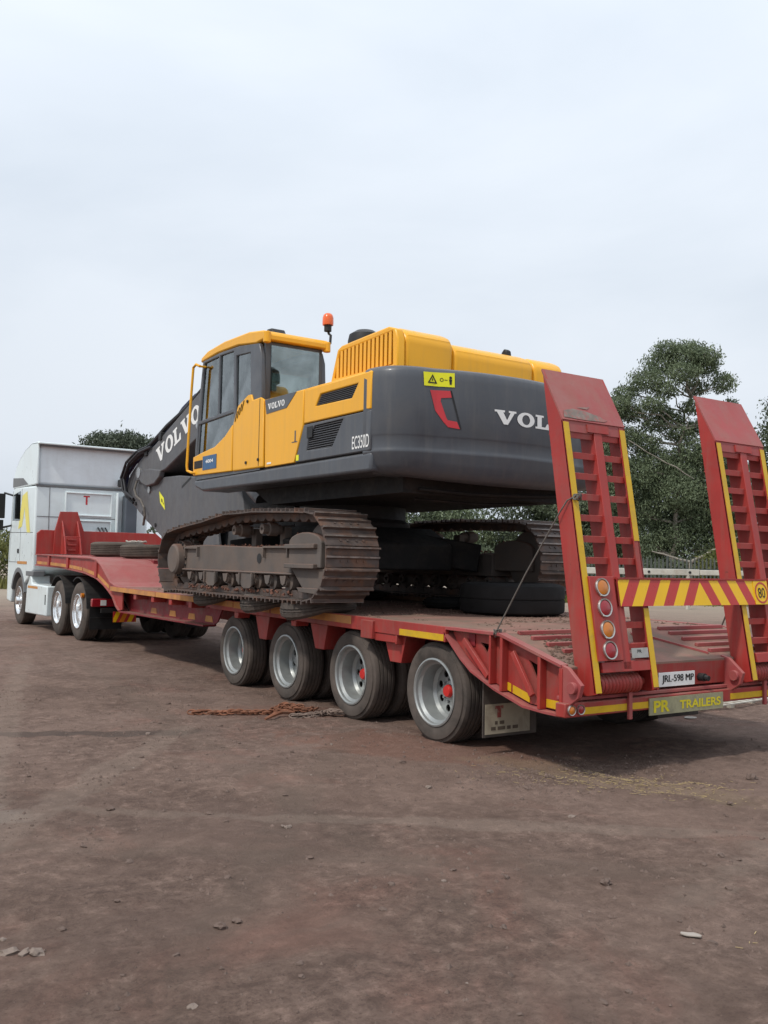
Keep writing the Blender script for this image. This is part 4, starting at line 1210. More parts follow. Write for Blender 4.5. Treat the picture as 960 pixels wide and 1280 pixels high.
# counterweight
def cw_y(x): return .28 + x * x / 5.6
def cw_plan(off=0.0):
    P = []
    a = np.array([-1.45, .90]); c_ = np.array([-1.45, cw_y(1.1) - .02]); b = np.array([-.95, cw_y(.95)])
    for t_ in np.linspace(0, 1, 16): P.append((1 - t_) ** 2 * a + 2 * t_ * (1 - t_) * c_ + t_ * t_ * b)
    for x in np.linspace(-.95, 0, 14)[1:]: P.append(np.array([x, cw_y(x)]))
    P = P + [np.array([-q[0], q[1]]) for q in P[-2::-1]]
    P = np.array(P)
    if off:
        t_ = np.gradient(P, axis=0); t_ /= np.linalg.norm(t_, axis=1)[:, None]
        nrm = np.stack([-t_[:, 1], t_[:, 0]], 1)
        P = P + nrm * off
        P[:, 1] = np.minimum(P[:, 1], .9)
    return P
def cw_inv(x):
    P = cw_plan(); return float(np.interp(x, P[:, 0], P[:, 1]))
rings = [(2.285, .16), (2.295, .11), (2.32, .07), (2.37, .035), (2.45, .012), (2.545, .003), (2.56, .0), (2.575, .006), (2.60, .008), (2.69, .008), (2.705, .004), (2.72, .0), (3.24, .0), (3.30, .006), (3.335, .02), (3.355, .05), (3.362, .10)]
mb = MB(); n = len(cw_plan())
vsr = []
for z, off in rings:
    P = cw_plan(off)
    zc_ = z
    for i, q in enumerate(P):
        # lower edge lifts towards the sides
        lift = .075 * min(1, abs(q[0]) / 1.4) ** 2 if z < 2.5 else 0
        vsr.append((q[0], q[1], z + lift))
fs = []
for i in range(len(rings) - 1):
    for k in range(n - 1):
        fs.append((i * n + k, i * n + k + 1, (i + 1) * n + k + 1, (i + 1) * n + k))
fs.append(tuple(range(n - 1, -1, -1))); fs.append(tuple((len(rings) - 1) * n + k for k in range(n)))
fs.append(tuple([i * n for i in range(len(rings))] + [i * n + n - 1 for i in range(len(rings) - 1, -1, -1)]))
mb.add(vsr, fs)
cw = mb.build('counterweight', 'volvo_grey', ex, smooth=60)
cm = lambda o_: (lambda u, v: Vector((u, cw_inv(u) - o_, v)))
lab = decal('warning_label', [[[(-1.083, 3.30), (-.775, 3.312), (-.772, 3.178), (-1.074, 3.172)]]], cm(.006), 'label_yellow', cw, cut=.04)
decal('label_symbol', [[[(-1.04, 3.20), (-.94, 3.20), (-.99, 3.285)], [(-1.02, 3.212), (-.96, 3.212), (-.99, 3.262)]], [[(-.995, 3.222), (-.985, 3.222), (-.985, 3.245), (-.995, 3.245)]], [circle(-.90, 3.24, .018, 10), circle(-.90, 3.24, .012, 10)], [[(-.875, 3.237), (-.845, 3.237), (-.845, 3.243), (-.875, 3.243)]], [circle(-.815, 3.265, .014, 10)], [[(-.83, 3.25), (-.80, 3.25), (-.805, 3.20), (-.822, 3.20)]]], cm(.009), 'ink', cw, cut=.05)
decal('tail_lamp', [[[(-1.012, 3.135), (-.815, 3.142), (-.80, 3.08), (-.90, 3.068), (-.905, 3.04), (-.85, 2.89), (-.835, 2.865), (-.745, 2.855), (-.715, 2.788), (-.83, 2.80), (-.875, 2.845), (-.955, 2.95)]]], cm(.006), 'decal_red', cw, cut=.035)
decal('lamp_edge', [[[(-.815, 3.145), (-.80, 3.145), (-.70, 2.79), (-.715, 2.788)]]], cm(.007), 'black', cw, cut=.03)
pl, w_ = serif_word()
decal('lettering', pl, lambda u, v: Vector((-.352 + u * (1.22 / w_), cw_inv(-.352 + u * (1.22 / w_)) - .006, 2.872 + v * .135)), 'letter_white', cw, cut=.25)
# pipes under the tail
mb = MB()
mb.tube([(-.9, .75, 2.24), (-.3, .7, 2.22), (.4, .72, 2.24), (1.1, .8, 2.28)], .018, 8)
mb.tube([(-.7, 1.1, 2.17), (.1, 1.0, 2.15), (.9, 1.05, 2.2)], .014, 8)
mb.build('drain_pipe', 'chassis', ex)

# cab ---------------------------------------------------------------------------
cabo = [(5.02, 2.60), (5.035, 2.95), (4.97, 3.5), (4.86, 4.10), (4.30, 4.12), (3.75, 4.10), (3.20, 4.03), (3.14, 3.9), (3.10, 3.38), (3.10, 2.60)]
w1 = [(4.80, 4.065), (4.345, 4.075), (4.345, 3.34), (4.925, 3.325)]
w2 = [(4.30, 4.075), (3.905, 4.065), (3.865, 3.36), (4.30, 3.34)]
w3 = [(4.935, 3.275), (3.86, 3.305), (3.85, 3.15), (4.05, 3.03), (4.35, 2.93), (4.98, 2.86)]
w4 = [(3.82, 3.99), (3.43, 3.965), (3.40, 3.47), (3.68, 3.37), (3.80, 3.28)]
mb = MB(); mb.plate([cabo, w1, w2, w3, w4], 'x', -1.44, -1.385)
cab = mb.build('cab', 'volvo_grey', ex, bevel=.012)
mb = MB(); mb.plate([cabo, [(4.8, 4.05), (3.4, 4.0), (3.35, 3.3), (4.95, 3.2)]], 'x', -.645, -.59); mb.build('cab_side', 'volvo_grey', cab, bevel=.012)
for w_ in (w1, w2, w3, w4):
    mb = MB(); mb.prism(w_, 'x', -1.418, -1.412); mb.build('window', 'glass', cab, smooth=0)
mb = MB(); mb.prism([(4.8, 4.05), (3.4, 4.0), (3.35, 3.3), (4.95, 3.2)], 'x', -.62, -.615); mb.build('window', 'glass', cab, smooth=0)
# rear wall with window
mb = MB(); mb.plate([[(-1.385, 2.6), (-1.385, 4.05), (-.645, 4.05), (-.645, 2.6)], [(-1.30, 3.38), (-1.30, 4.0), (-.71, 4.0), (-.71, 3.46)]], 'y', 3.13, 3.18)
mb.build('rear_wall', 'volvo_grey', cab)
mb = MB(); mb.prism([(-1.32, 3.36), (-1.32, 4.01), (-.69, 4.01), (-.69, 3.44)], 'y', 3.118, 3.124); mb.build('window', 'glass', cab, smooth=0)
mb = MB(); mb.bar((-1.40, 4.98, 2.8), (-1.40, 4.84, 4.1), .06, .06); mb.bar((-.62, 4.98, 2.8), (-.62, 4.84, 4.1), .06, .06); mb.box(-1.38, -.645, 4.94, 5.02, 2.6, 2.85); mb.box(-1.44, -.58, 3.1, 5.0, 2.556, 2.62)
mb.build('front_frame', 'volvo_grey', cab)
mb = MB(); mb.prism([(5.0, 2.85), (4.985, 2.85), (4.845, 4.08), (4.86, 4.08)], 'x', -1.37, -.65); mb.build('windscreen', 'glass', cab, smooth=0)
# roof
mb = MB()
mb.prism([(4.95, 4.10), (4.93, 4.16), (4.72, 4.215), (4.2, 4.245), (3.5, 4.225), (3.12, 4.17), (3.07, 4.12), (3.09, 4.06), (3.3, 4.045), (3.8, 4.115), (4.4, 4.13)], 'x', -1.435, -.575)
mb.build('cab_roof', 'volvo_yellow', cab, bevel=.02, segs=2)
mb = MB(); mb.box(-1.41, -.58, 3.045, 3.12, 4.055, 4.115); mb.cyl((-1.40, 3.08, 4.02), (-1.40, 3.08, 4.15), .045, 12); mb.cyl((-.61, 3.08, 4.02), (-.61, 3.08, 4.14), .045, 12)
mb.build('roof_rail', 'volvo_yellow', cab, bevel=.01)
mb = MB(); mb.prism([(3.25, 4.19), (3.45, 4.20), (3.42, 4.27), (3.30, 4.26)], 'x', -1.24, -1.06); mb.build('work_lamp', 'black', cab, bevel=.015)
# lower door and corner panels, yellow
dp = panel('door_panel', [(5.028, 2.615), (5.04, 2.86), (4.72, 2.90), (4.35, 2.935), (4.05, 3.035), (3.835, 3.155), (3.815, 2.59)], 'volvo_yellow', x=-1.462, t_=.03, parent=cab)
cp = panel('corner_panel', [(3.80, 2.585), (3.82, 3.16), (3.70, 3.36), (3.42, 3.455), (3.335, 3.45), (3.30, 3.38), (3.10, 3.385), (3.01, 3.345), (2.98, 2.575)], 'volvo_yellow', x=-1.458, t_=.03, parent=cab)
for i in range(4):
    mb = MB(); mb.bar((-1.4605, 3.76 - i * .06, 3.18 + i * .035), (-1.4605, 3.70 - i * .06, 3.30 + i * .035), .008, .010); mb.build('vent_slot', 'black', cp)
mb = MB(); mb.box(-1.4605, -1.456, 3.095, 3.105, 2.60, 3.37); mb.build('seam', 'black', cp)
for y, z in ((3.42, 3.38), (3.42, 2.66), (3.10, 2.67)):
    mb = MB(); mb.cyl((-1.472, y, z), (-1.455, y, z), .018, 10); mb.build('hinge_pin', 'black', cp)
mb = MB(); mb.box(-1.468, -1.461, 4.27, 4.70, 2.665, 2.84); ad = mb.build('dealer_sticker', 'decal_blue', dp)
t = font_tris('4004', 1.0, .03)
decal('lettering', None, lambda u, v: Vector((-1.4705, 4.60 - u * (.24 / t[2]), 2.745 + v * .045)), 'letter_white', ad, tris=t[:2])
mb = MB(); mb.box(-1.468, -1.461, 4.72, 4.98, 2.70, 2.80); mb.build('door_latch', 'black', dp, bevel=.004)
# door handrail
mb = MB(); mb.tube([(-1.50, 4.80, 4.02), (-1.53, 4.86, 4.05), (-1.535, 4.94, 4.02), (-1.535, 4.98, 3.7), (-1.535, 5.06, 2.75), (-1.53, 5.05, 2.68), (-1.50, 4.97, 2.65), (-1.45, 4.95, 2.65)], .018, 8)
mb.cyl((-1.50, 4.80, 4.02), (-1.42, 4.80, 4.02), .014, 8)
mb.build('handrail', 'volvo_yellow', cab)
# beacon
mb = MB(); mb.tube([(-0.555, 3.16, 4.130), (-0.530, 3.14, 4.150), (-0.525, 3.14, 4.250), (-0.540, 3.16, 4.270), (-0.550, 3.17, 4.320)], .016, 8); mb.cyl((-0.550, 3.17, 4.30), (-0.550, 3.17, 4.376), .045, 16); mb.build('beacon_stalk', 'black', cab)
mb = MB(); mb.lathe([(.006, .145), (.035, .142), (.055, .125), (.066, .09), (.068, .02), (.065, .0), (.006, 0)], (-0.550, 3.17, 4.375), 'z', 24); mb.build('beacon', 'beacon', cab)
# inside the cab
mb = MB(); mb.prism([(3.45, 2.95), (4.05, 2.95), (4.1, 3.08), (3.62, 3.12), (3.45, 3.52), (3.36, 3.52), (3.36, 3.0)], 'x', -1.2, -.80); mb.box(-1.32, -1.2, 3.5, 4.3, 2.9, 3.15); mb.box(-.78, -.66, 3.5, 4.6, 2.9, 3.25)
mb.build('seat', 'seat', cab, bevel=.02)
mb = MB(); mb.tube([(-1.1, 4.6, 3.0), (-1.1, 4.5, 3.3)], .02, 8); mb.tube([(-.95, 4.75, 2.8), (-.95, 4.65, 3.35)], .03, 8); mb.box(-.80, -.68, 4.5, 4.7, 3.35, 3.6); mb.build('levers', 'black', cab)

# boom ---------------------------------------------------------------------------
mb = MB()
mb.prism([(4.15, 2.55), (4.05, 2.80), (4.3, 3.05), (6.2, 4.40), (6.6, 4.50), (7.0, 4.45), (8.5, 3.955), (9.65, 3.575), (10.3, 3.40), (10.62, 3.28), (10.70, 3.12), (10.6, 2.98), (10.3, 2.95), (9.1, 3.085), (7.88, 3.44), (6.9, 3.72), (6.5, 3.70), (4.8, 2.60), (4.5, 2.48)], 'x', -.33, .33)
boom = mb.build('boom', 'boom_grey', ex, bevel=.02)
pl, w_ = serif_word()
d_ = Vector((0, -.955, .300)).normalized(); un_ = Vector((0, .300, .955)).normalized()
decal('lettering', pl, plane_map(Vector((-.3345, 9.50, 3.195)), d_ * (2.02 / w_), un_ * .285), 'letter_white', boom)
# stick
mb = MB()
mb.prism([(10.55, 3.30), (10.95, 3.24), (11.22, 3.08), (11.34, 2.88), (11.2, 2.72), (11.0, 2.585), (10.2, 2.24), (9.38, 1.93), (7.4, 1.62), (6.1, 1.62), (5.9, 1.9), (6.1, 2.62), (7.0, 2.80), (8.6, 2.95), (9.3, 2.97), (10.1, 2.93), (10.4, 3.05)], 'x', -.27, .27)
stick = mb.build('stick', 'boom_grey', ex, bevel=.02)
mb = MB(); mb.cyl((-.36, 10.42, 3.12), (.36, 10.42, 3.12), .10, 20); mb.cyl((-.30, 10.0, 2.78), (.30, 10.0, 2.78), .06, 16); mb.build('pivot_pin', 'steel', stick)
mb = MB()
for x in (-.30, .30):
    mb.prism([(9.3, 3.09), (9.35, 2.97), (9.6, 2.86), (10.0, 2.84), (10.3, 2.92), (10.45, 3.03), (10.35, 3.15), (9.9, 3.16)], 'x', x - .05, x + .05)
mb.build('boom_lug', 'boom_grey', stick, bevel=.02)
mb = MB()
for y, z in ((11.02, 2.64), (10.72, 2.50), (10.28, 2.32), (9.62, 2.07)):
    mb.cyl((-.29, y + .02, z + .06), (-.26, y + .02, z + .06), .035, 10)
mb.build('bolts', 'black', stick)
pmx = plane_map((-.2735, 0, 0), (0, 1, 0), (0, 0, 1))
lab2 = decal('warning_label', [[[(9.52, 2.73), (9.28, 2.60), (9.20, 2.38), (9.45, 2.52)]]], pmx, 'label_yellow', stick)
decal('label_symbol', [[[(9.40, 2.60), (9.34, 2.57), (9.33, 2.52), (9.38, 2.53)]], [[(9.31, 2.53), (9.28, 2.51), (9.27, 2.48), (9.30, 2.49)]]], plane_map((-.2765, 0, 0), (0, 1, 0), (0, 0, 1)), 'ink', stick)
decal('grille_mark', [[[(8.45, 2.72), (8.05, 2.86), (8.05, 2.90), (8.45, 2.76)]]], pmx, 'black', stick)
# hoses and cylinders
mb = MB()
mb.tube([(-.31, 10.62, 2.98), (-.36, 10.6, 2.82), (-.37, 10.45, 2.68), (-.37, 10.2, 2.60), (-.37, 10.0, 2.45), (-.36, 9.98, 2.30), (-.34, 10.1, 2.14)], .022, 8)
mb.build('hose', 'wire_rope', stick)
for i, x in enumerate((-.26, -.17, -.08)):
    mb = MB()
    mb.tube([(x, 7.3, 4.42 + .03 * i), (x, 8.4, 4.06 + .04 * i), (x - .02, 9.2, 3.86), (x - .03, 9.8, 3.66 + .04 * i), (x - .03, 10.5, 3.46), (x - .06, 10.95, 3.36), (x - .10, 11.3, 3.14), (x - .08, 11.38, 2.95), (x, 11.25, 2.76)], .036 if i else .04, 8)
    mb.build('hose', 'hose' if i != 1 else 'hose_blue', boom)
for k_, (x, dy, dz) in enumerate(((-.30, 0, 0), (-.34, .10, .05), (-.26, .18, -.04), (-.36, -.12, .02))):
    mb = MB(); mb.tube([(x, 9.9 + dy, 3.52 + dz), (x - .05, 10.4 + dy, 3.46 + dz), (x - .08, 10.85 + dy, 3.30 + dz), (x - .09, 11.1 + dy, 3.02 + dz), (x - .07, 11.0 + dy, 2.76 + dz), (x - .02, 10.7 + dy, 2.62 + dz)], .024, 8); mb.build('hose', 'hose', boom)
mb = MB(); mb.box(-.36, -.20, 10.0, 10.14, 3.40, 3.56); mb.build('hose_clamp', 'black', boom, bevel=.01)
mb = MB(); mb.box(-.36, -.20, 9.3, 9.42, 3.62, 3.76); mb.build('hose_clamp', 'black', boom, bevel=.01)
mb = MB(); mb.tube([(-.10, 7.9, 4.30), (-.12, 8.3, 4.28), (-.14, 8.8, 4.12), (-.12, 9.3, 3.92)], .05, 8); mb.build('hose', 'hose_blue', boom)
mb = MB(); mb.cyl((0, 6.6, 4.72), (0, 8.9, 4.06), .11, 18); mb.cyl((0, 8.9, 4.06), (0, 10.4, 3.55), .055, 14, mi=1); mb.prism([(10.2, 3.4), (10.55, 3.62), (10.7, 3.3)], 'x', -.1, .1)
mb.build('stick_cylinder', ['boom_grey', 'steel'], boom)
for x in (-.46, .46):
    mb = MB(); mb.cyl((x, 5.0, 2.35), (x, 6.6, 3.2), .10, 18); mb.cyl((x, 6.6, 3.2), (x, 7.3, 3.62), .06, 14, mi=1); mb.build('boom_cylinder', ['boom_grey', 'steel'], boom)
mb = MB(); mb.cyl((-.5, 7.3, 3.64), (.5, 7.3, 3.64), .06, 14); mb.build('cylinder_pin', 'steel', boom)
# bucket
mb = MB()
out_ = [(6.15, 1.95), (6.5, 2.0), (7.3, 1.75), (7.75, 1.45), (7.8, 1.2), (7.5, 1.08), (6.9, 1.07), (6.3, 1.2), (6.0, 1.5)]
for a, b in zip(out_[:-1], out_[1:]):
    if a[0] < 6.4 and a[1] > 1.9: continue
    mb.bar((0, *a), (0, *b), 1.15, .03, up=(0, -(b[1] - a[1]), b[0] - a[0]))
for x in (-.58, .58): mb.prism(out_, 'x', x - .015, x + .015)
mb.build('bucket', 'boom_grey', ex)

# ------------------------------------------------------------------ TRUCK
tk = thing('truck_tractor', 'white high roof truck tractor coupled to the red trailer gooseneck', 'truck', (0, 14, 0))
arch = [(15.7 + .64 * math.cos(a), .58 + .66 * math.sin(a)) for a in np.linspace(math.radians(15), math.radians(150), 12)]
mb = MB()
mb.prism([(14.42, 1.22), (14.42, 3.06), (15.5, 3.10), (16.4, 3.13), (16.62, 3.0), (16.78, 2.2), (16.84, 1.5), (16.84, .50), (16.42, .46)] + arch, 'x', -1.25, 1.25)
cabt = mb.build('cab', 'white', tk, bevel=.04, segs=3)
# roof fairing
mb = MB()
mb.prism([(14.44, 3.09), (14.44, 4.0), (14.9, 3.99), (15.5, 3.90), (16.0, 3.74), (16.35, 3.56), (16.54, 3.37), (16.56, 3.12)], 'x', -1.20, 1.20)
fa = mb.build('roof_fairing', 'white_panel', cabt, bevel=.06, segs=3)
for s_ in (-1, 1):
    mb = MB()
    mb.prism([(14.36, 3.09), (14.38, 4.02), (14.9, 4.035), (15.5, 3.94), (16.0, 3.78), (16.36, 3.59), (16.57, 3.37), (16.58, 3.10)], 'x', s_ * 1.20, s_ * 1.25)
    mb.build('fairing_side', 'white', fa, bevel=.02)
mb = MB()
for (a, b), (c_, d) in zip([(14.25, 4.0), (14.9, 4.035), (15.5, 3.94), (16.0, 3.78), (16.36, 3.59), (16.57, 3.37)][:-1], [(14.9, 4.035), (15.5, 3.94), (16.0, 3.78), (16.36, 3.59), (16.57, 3.37)]):
    mb.prism([(a, b), (c_, d), (c_, d - .045), (a, b - .045)], 'x', -1.25, 1.25)
mb.build('fairing_top', 'white', fa, bevel=.015)
mb = MB(); mb.box(-1.19, 1.19, 14.30, 14.43, 3.93, 3.952); mb.build('fairing_lip', 'grey_plastic', fa)
mb = MB(); mb.box(-1.24, 1.24, 14.40, 14.50, 3.055, 3.09); mb.build('seam', 'grey_plastic', cabt)
mb = MB(); mb.prism([(15.1, 3.13), (16.6, 3.14), (16.6, 3.36), (15.6, 3.30)], 'x', -1.256, -1.251); mb.build('side_vent', 'grey_plastic', cabt)
# rear wall pressings
for x0, x1, z0, z1 in ((-.62, .42, 2.44, 2.97), (-.62, .42, 1.95, 2.36)):
    mb = MB(); mb.plate([[(x0, z0), (x1, z0), (x1, z1), (x0, z1)], [(x0 + .035, z0 + .035), (x1 - .035, z0 + .035), (x1 - .035, z1 - .035), (x0 + .035, z1 - .035)]], 'y', 14.385, 14.425)
    mb.build('pressing', 'white', cabt, bevel=.012)
mb = MB(); mb.box(.50, .535, 14.30, 14.42, 1.9, 3.0); mb.build('rear_post', 'white', cabt, bevel=.01)
decal('emblem', [[[(-.22, 2.90), (-.08, 2.90), (-.08, 2.87), (-.13, 2.87), (-.13, 2.70), (-.17, 2.70), (-.17, 2.87), (-.22, 2.87)]]], plane_map((0, 14.417, 0), (1, 0, 0), (0, 0, 1)), 'decal_red', cabt)
mb = MB(); mb.box(.64, .92, 14.16, 14.40, 1.5, 2.95); mb.build('air_intake', 'intake', tk, bevel=.03)
mb = MB(); mb.box(.52, .64, 14.2, 14.4, 3.14, 3.3); mb.build('rear_lamp', 'black', tk, bevel=.02)
for x in (-.95, .80):
    mb = MB(); mb.box(x - .006, x + .006, 14.414, 14.424, 1.9, 3.04); mb.build('seam', 'grey_plastic', cabt)
mb = MB(); mb.box(-1.2, .5, 14.414, 14.424, 2.395, 2.41); mb.build('seam', 'grey_plastic', cabt)
for k_, x in enumerate((.12, .2, .28)):
    mb = MB(); mb.tube([(x, 14.40, 2.2), (x + .02, 14.2, 2.05), (x - .06, 14.1, 1.75), (x, 13.9, 1.45), (x, 13.5, 1.3)], .018, 8); mb.build('air_line', 'hose', tk)
# doors
pX = -1.2545
for s_ in (-1, 1):
    x0, x1 = (s_ * 1.2505, s_ * 1.2545)
    mb = MB(); mb.prism([(15.74, 2.34), (16.52, 2.36), (16.48, 2.96), (15.80, 3.02)], 'x', x0, x1); mb.build('side_window', 'glass_dark', cabt)
    mb = MB()
    for q in (((15.66, 1.40), (15.66, 3.06)), ((16.70, 1.40), (16.56, 3.05)), ((15.66, 2.07), (16.72, 2.09)), ((14.5, 2.05), (15.66, 2.07)), ((15.66, 1.40), (16.74, 1.40))):
        (a, b), (c_, d) = q; mb.bar((s_ * 1.251, a, b), (s_ * 1.251, c_, d), .004, .014, up=(0, 0, 1) if abs(a - c_) > .3 else (0, 1, 0))
    mb.build('door_seam', 'grey_plastic', cabt)
    mb = MB(); mb.box(*sorted((s_ * 1.251, s_ * 1.262)), 15.75, 15.9, 1.60, 1.70); mb.build('door_handle', 'black', cabt, bevel=.004)
    mb = MB(); mb.box(*sorted((s_ * 1.251, s_ * 1.258)), 14.95, 15.85, 1.36, 1.42); mb.build('marker_strip', 'tape_dusty', cabt)
    # mirrors
    mb = MB(); mb.box(*sorted((s_ * 1.38, s_ * 1.62)), 16.75, 16.92, 2.42, 3.0); mb.box(*sorted((s_ * 1.40, s_ * 1.62)), 16.78, 16.92, 2.14, 2.38); mb.tube([(s_ * 1.25, 16.55, 2.95), (s_ * 1.4, 16.8, 3.02)], .025, 8); mb.tube([(s_ * 1.25, 16.6, 2.25), (s_ * 1.42, 16.82, 2.2)], .025, 8)
    mb.build('mirror', 'black', cabt, bevel=.03)
    mb = MB()
    aa = [(15.7 + .70 * math.cos(a), .56 + .72 * math.sin(a)) for a in np.linspace(math.radians(20), math.radians(165), 12)]
    bb = [(15.7 + .60 * math.cos(a), .56 + .62 * math.sin(a)) for a in np.linspace(math.radians(165), math.radians(20), 12)]
    mb.prism(aa + bb, 'x', s_ * 1.262, s_ * 1.05); mb.build('fender', 'grey_plastic', cabt)
    mb = MB(); mb.box(*sorted((s_ * 1.0, s_ * 1.255)), 14.35, 15.0, 1.10, 1.22); mb.build('rear_fender', 'grey_plastic', cabt, bevel=.02)
    mb = MB(); mb.prism([(13.12, .32), (14.95, .30), (14.85, .92), (14.7, 1.02), (14.62, 1.12), (14.5, 1.12), (14.45, .95), (13.12, .93)], 'x', s_ * 1.25, s_ * .85); tf = mb.build('tank_fairing', 'white', tk, bevel=.025)
    mb = MB(); mb.box(*sorted((s_ * 1.2505, s_ * 1.2545)), 13.9, 14.75, .85, .90); mb.build('marker_strip', 'tape_dusty', tf)
    mb = MB(); mb.box(*sorted((s_ * 1.2505, s_ * 1.2545)), 13.2, 13.26, .55, .75); mb.build('tank_latch', 'black', tf)
decal('yellow_flash', [[[(14.75, 2.05), (15.15, 2.98), (15.6, 2.90), (15.9, 2.15), (15.55, 2.20), (15.35, 2.62), (15.15, 2.20), (15.05, 2.06)]]], plane_map((-1.2535, 0, 0), (0, 1, 0), (0, 0, 1)), 'decal_yellow', cabt)
# chassis
mb = MB()
for x in (-.42, .36):
    mb.box(x, x + .08, 9.95, 16.3, .72, .98)
mb.box(-.5, .5, 11.0, 12.3, .98, 1.14); mb.box(-.9, .9, 12.9, 13.3, .6, 1.1); mb.box(-1.1, 1.1, 16.3, 16.8, .5, 1.2)
mb.cyl((-.6, 11.0, .535), (.6, 11.0, .535), .14, 14); mb.cyl((-.6, 12.4, .535), (.6, 12.4, .535), .14, 14); mb.cyl((-.9, 15.7, .5), (.9, 15.7, .5), .08, 12)
mb.build('chassis', 'chassis', tk)
for s_ in (-1, 1):
    for y in (11.0, 12.4):
        mb = MB()
        aa = [(y + .62 * math.cos(a), .56 + .60 * math.sin(a)) for a in np.linspace(math.radians(8 if y < 12 else 40), math.radians(172 if y > 12 else 140), 14)]
        if y < 12: aa = [(y - .62 * math.cos(a), .56 + .60 * math.sin(a)) for a in np.linspace(math.radians(5), math.radians(120), 14)]
        for a, b in zip(aa[:-1], aa[1:]): mb.bar((s_ * .93, *a), (s_ * .93, *b), .60, .02, up=(0, -(b[1] - a[1]), b[0] - a[0]))
        mb.build('mudguard', 'black', tk)
    mb = MB(); mb.box(*sorted((s_ * 1.2, s_ * .62)), 10.28, 10.29, .25, .72); mb.build('mudflap', 'rubber_black', tk)
    mb = MB(); mb.box(*sorted((s_ * 1.20, s_ * .80)), 10.16, 10.26, .655, .80); tl = mb.build('tail_lamp', 'lens_red', tk, bevel=.015)
    mb = MB(); mb.box(*sorted((s_ * 1.05, s_ * .95)), 10.150, 10.161, .68, .775); mb.build('reverse_lens', 'plate_white', tl)
mb = MB(); mb.box(-1.05, 1.05, 10.10, 10.16, .55, .63); mb.box(-1.2, -.7, 10.24, 10.255, .455, .465); mb.build('rear_crossbar', 'chassis', tk)
lamp_y = 10.45
mb = MB(); mb.cyl((-1.27, 10.62, .84), (-1.22, 10.62, .84), .045, 14); mb.build('side_marker', 'lens_amber', tk)
mb = MB(); mb.box(-.84, -.42, 10.085, 10.095, .385, .575); cbs = mb.build('chevron_plate', 'chev_red', tk)
for k in range(4):
    a = -.84 + k * .14
    P = clipx([(a - .03, .387), (a + .05, .387), (a + .14, .573), (a + .06, .573)], -.838, -.422)
    if len(P) > 2: decal('stripe', [[P]], plane_map((0, 10.0815, 0), (1, 0, 0), (0, 0, 1)), 'chev_orange' if k % 2 else 'chev_yellow', cbs)
mb = MB(); mb.box(-.66, -.60, 10.085, 10.12, .56, .64); mb.build('plate_bracket', 'chassis', tk)
wd = make_wheel(tk, -1.22, 11.0, .535, .315, .30, .15, 'alu', 'alu', .07, 10, .026, .205, dual=True)
turn_copy(wd, tk, (-1.22, 12.4, .535), 0).rotation_euler = (.7, 0, 0)
turn_copy(wd, tk, (1.22, 11.0, .535), math.pi); turn_copy(wd, tk, (1.22, 12.4, .535), math.pi)
ws = make_wheel(tk, -1.22, 15.7, .535, .315, .31, .035, 'alu', 'alu', .09, 10, .026, .205, dual=False, hub_out=.09)
turn_copy(ws, tk, (1.22, 15.7, .535), math.pi)

# ------------------------------------------------------------------ loose tyres, block, ropes
def flat_tyre(x, y, z, R, r, w, mat, label, squash=None, tilt=(0, 0), gr=5):
    mb = MB()
    mb.lathe([(a, b) for a, b in tyre_prof(R, r, w, gr if w > .2 else 2)], (0, 0, 0), 'z', 64)
    vs_ = np.array(mb.v)
    if squash:
        rad = np.hypot(vs_[:, 0], vs_[:, 1]); kk = (np.arange(len(vs_)) // (len(vs_) // 64)) % 2
        sc = np.where(rad > R - .05, 1 + .022 * kk, 1.0); vs_[:, 0] *= sc; vs_[:, 1] *= sc
        vs_ = squash(vs_)
    mb.v = [(v[0] + x, v[1] + y, v[2] + z) for v in vs_]
    o = mb.build('spare_tyre', mat, None, smooth=30, origin=(x, y, z))
    o.rotation_euler = (tilt[0], tilt[1], 0)
    return tag(o, label, 'tyre')
flat_tyre(-.02, 10.62, 1.535, .54, .29, .25, 'rubber_dusty', 'dusty brown tyre lying flat at the rear of the gooseneck deck')
flat_tyre(-.10, 12.25, 1.565, .54, .29, .28, 'rubber_dusty', 'dusty tyre lying flat close behind the red headboard, white rags on top')
flat_tyre(.62, 1.12, zd(1.1) + .003, .56, .30, .33, 'rubber_black', 'wide black tyre lying flat on the deck behind the far track', gr=1)
def sag(v):
    v = v.copy()
    out = np.clip((-.10 - v[:, 0]) / .32, 0, 1)
    v[:, 2] = v[:, 2] * (1 + 1.1 * out) - out * .125
    v[:, 2] += out * np.where(v[:, 2] > 0.05, .02, 0)
    return v
for (y, R, sq, x, lb) in ((3.02, .37, sag, -1.26, 'squashed tyre wedged under the near track, between two other squashed tyres'), (1.98, .39, sag, -1.27, 'squashed tyre under the near track, closest to its rear idler end'), (4.55, .40, sag, -1.16, 'squashed tyre under the near track, closest to the sprocket end')):
    flat_tyre(x, y, zd(y) + .004, R, .19, .115, 'rubber', lb, sq)
for y, lb in ((2.2, 'flattened tyre under the far track, at its rear end'), (4.4, 'flattened tyre under the far track, at its sprocket end')):
    flat_tyre(.72, y, zd(y) + .004, .40, .22, .115, 'rubber_black', lb)
mb = MB(); mb.box(1.15, 1.42, 1.9, 4.9, zd(4.9) + .003, 1.10)  # added filler: keeps bright ground from showing between far track and deck
tag(mb.build('gap_filler_board', 'wood', None, bevel=.005), 'long wooden filler board added under the far track to close a bright gap', 'board')
mb = MB()
for k in range(3):
    px_ = [(.10 + .12 * k + .08 * math.cos(a), 12.1 + .1 * math.sin(a), 1.853 + .03 * random.random()) for a in np.linspace(0, 6.0, 9)]
    mb.tube(px_, .02, 6)
tag(mb.build('rag', 'litter', None), 'crumpled white rag on the flat tyre by the headboard', 'rag')
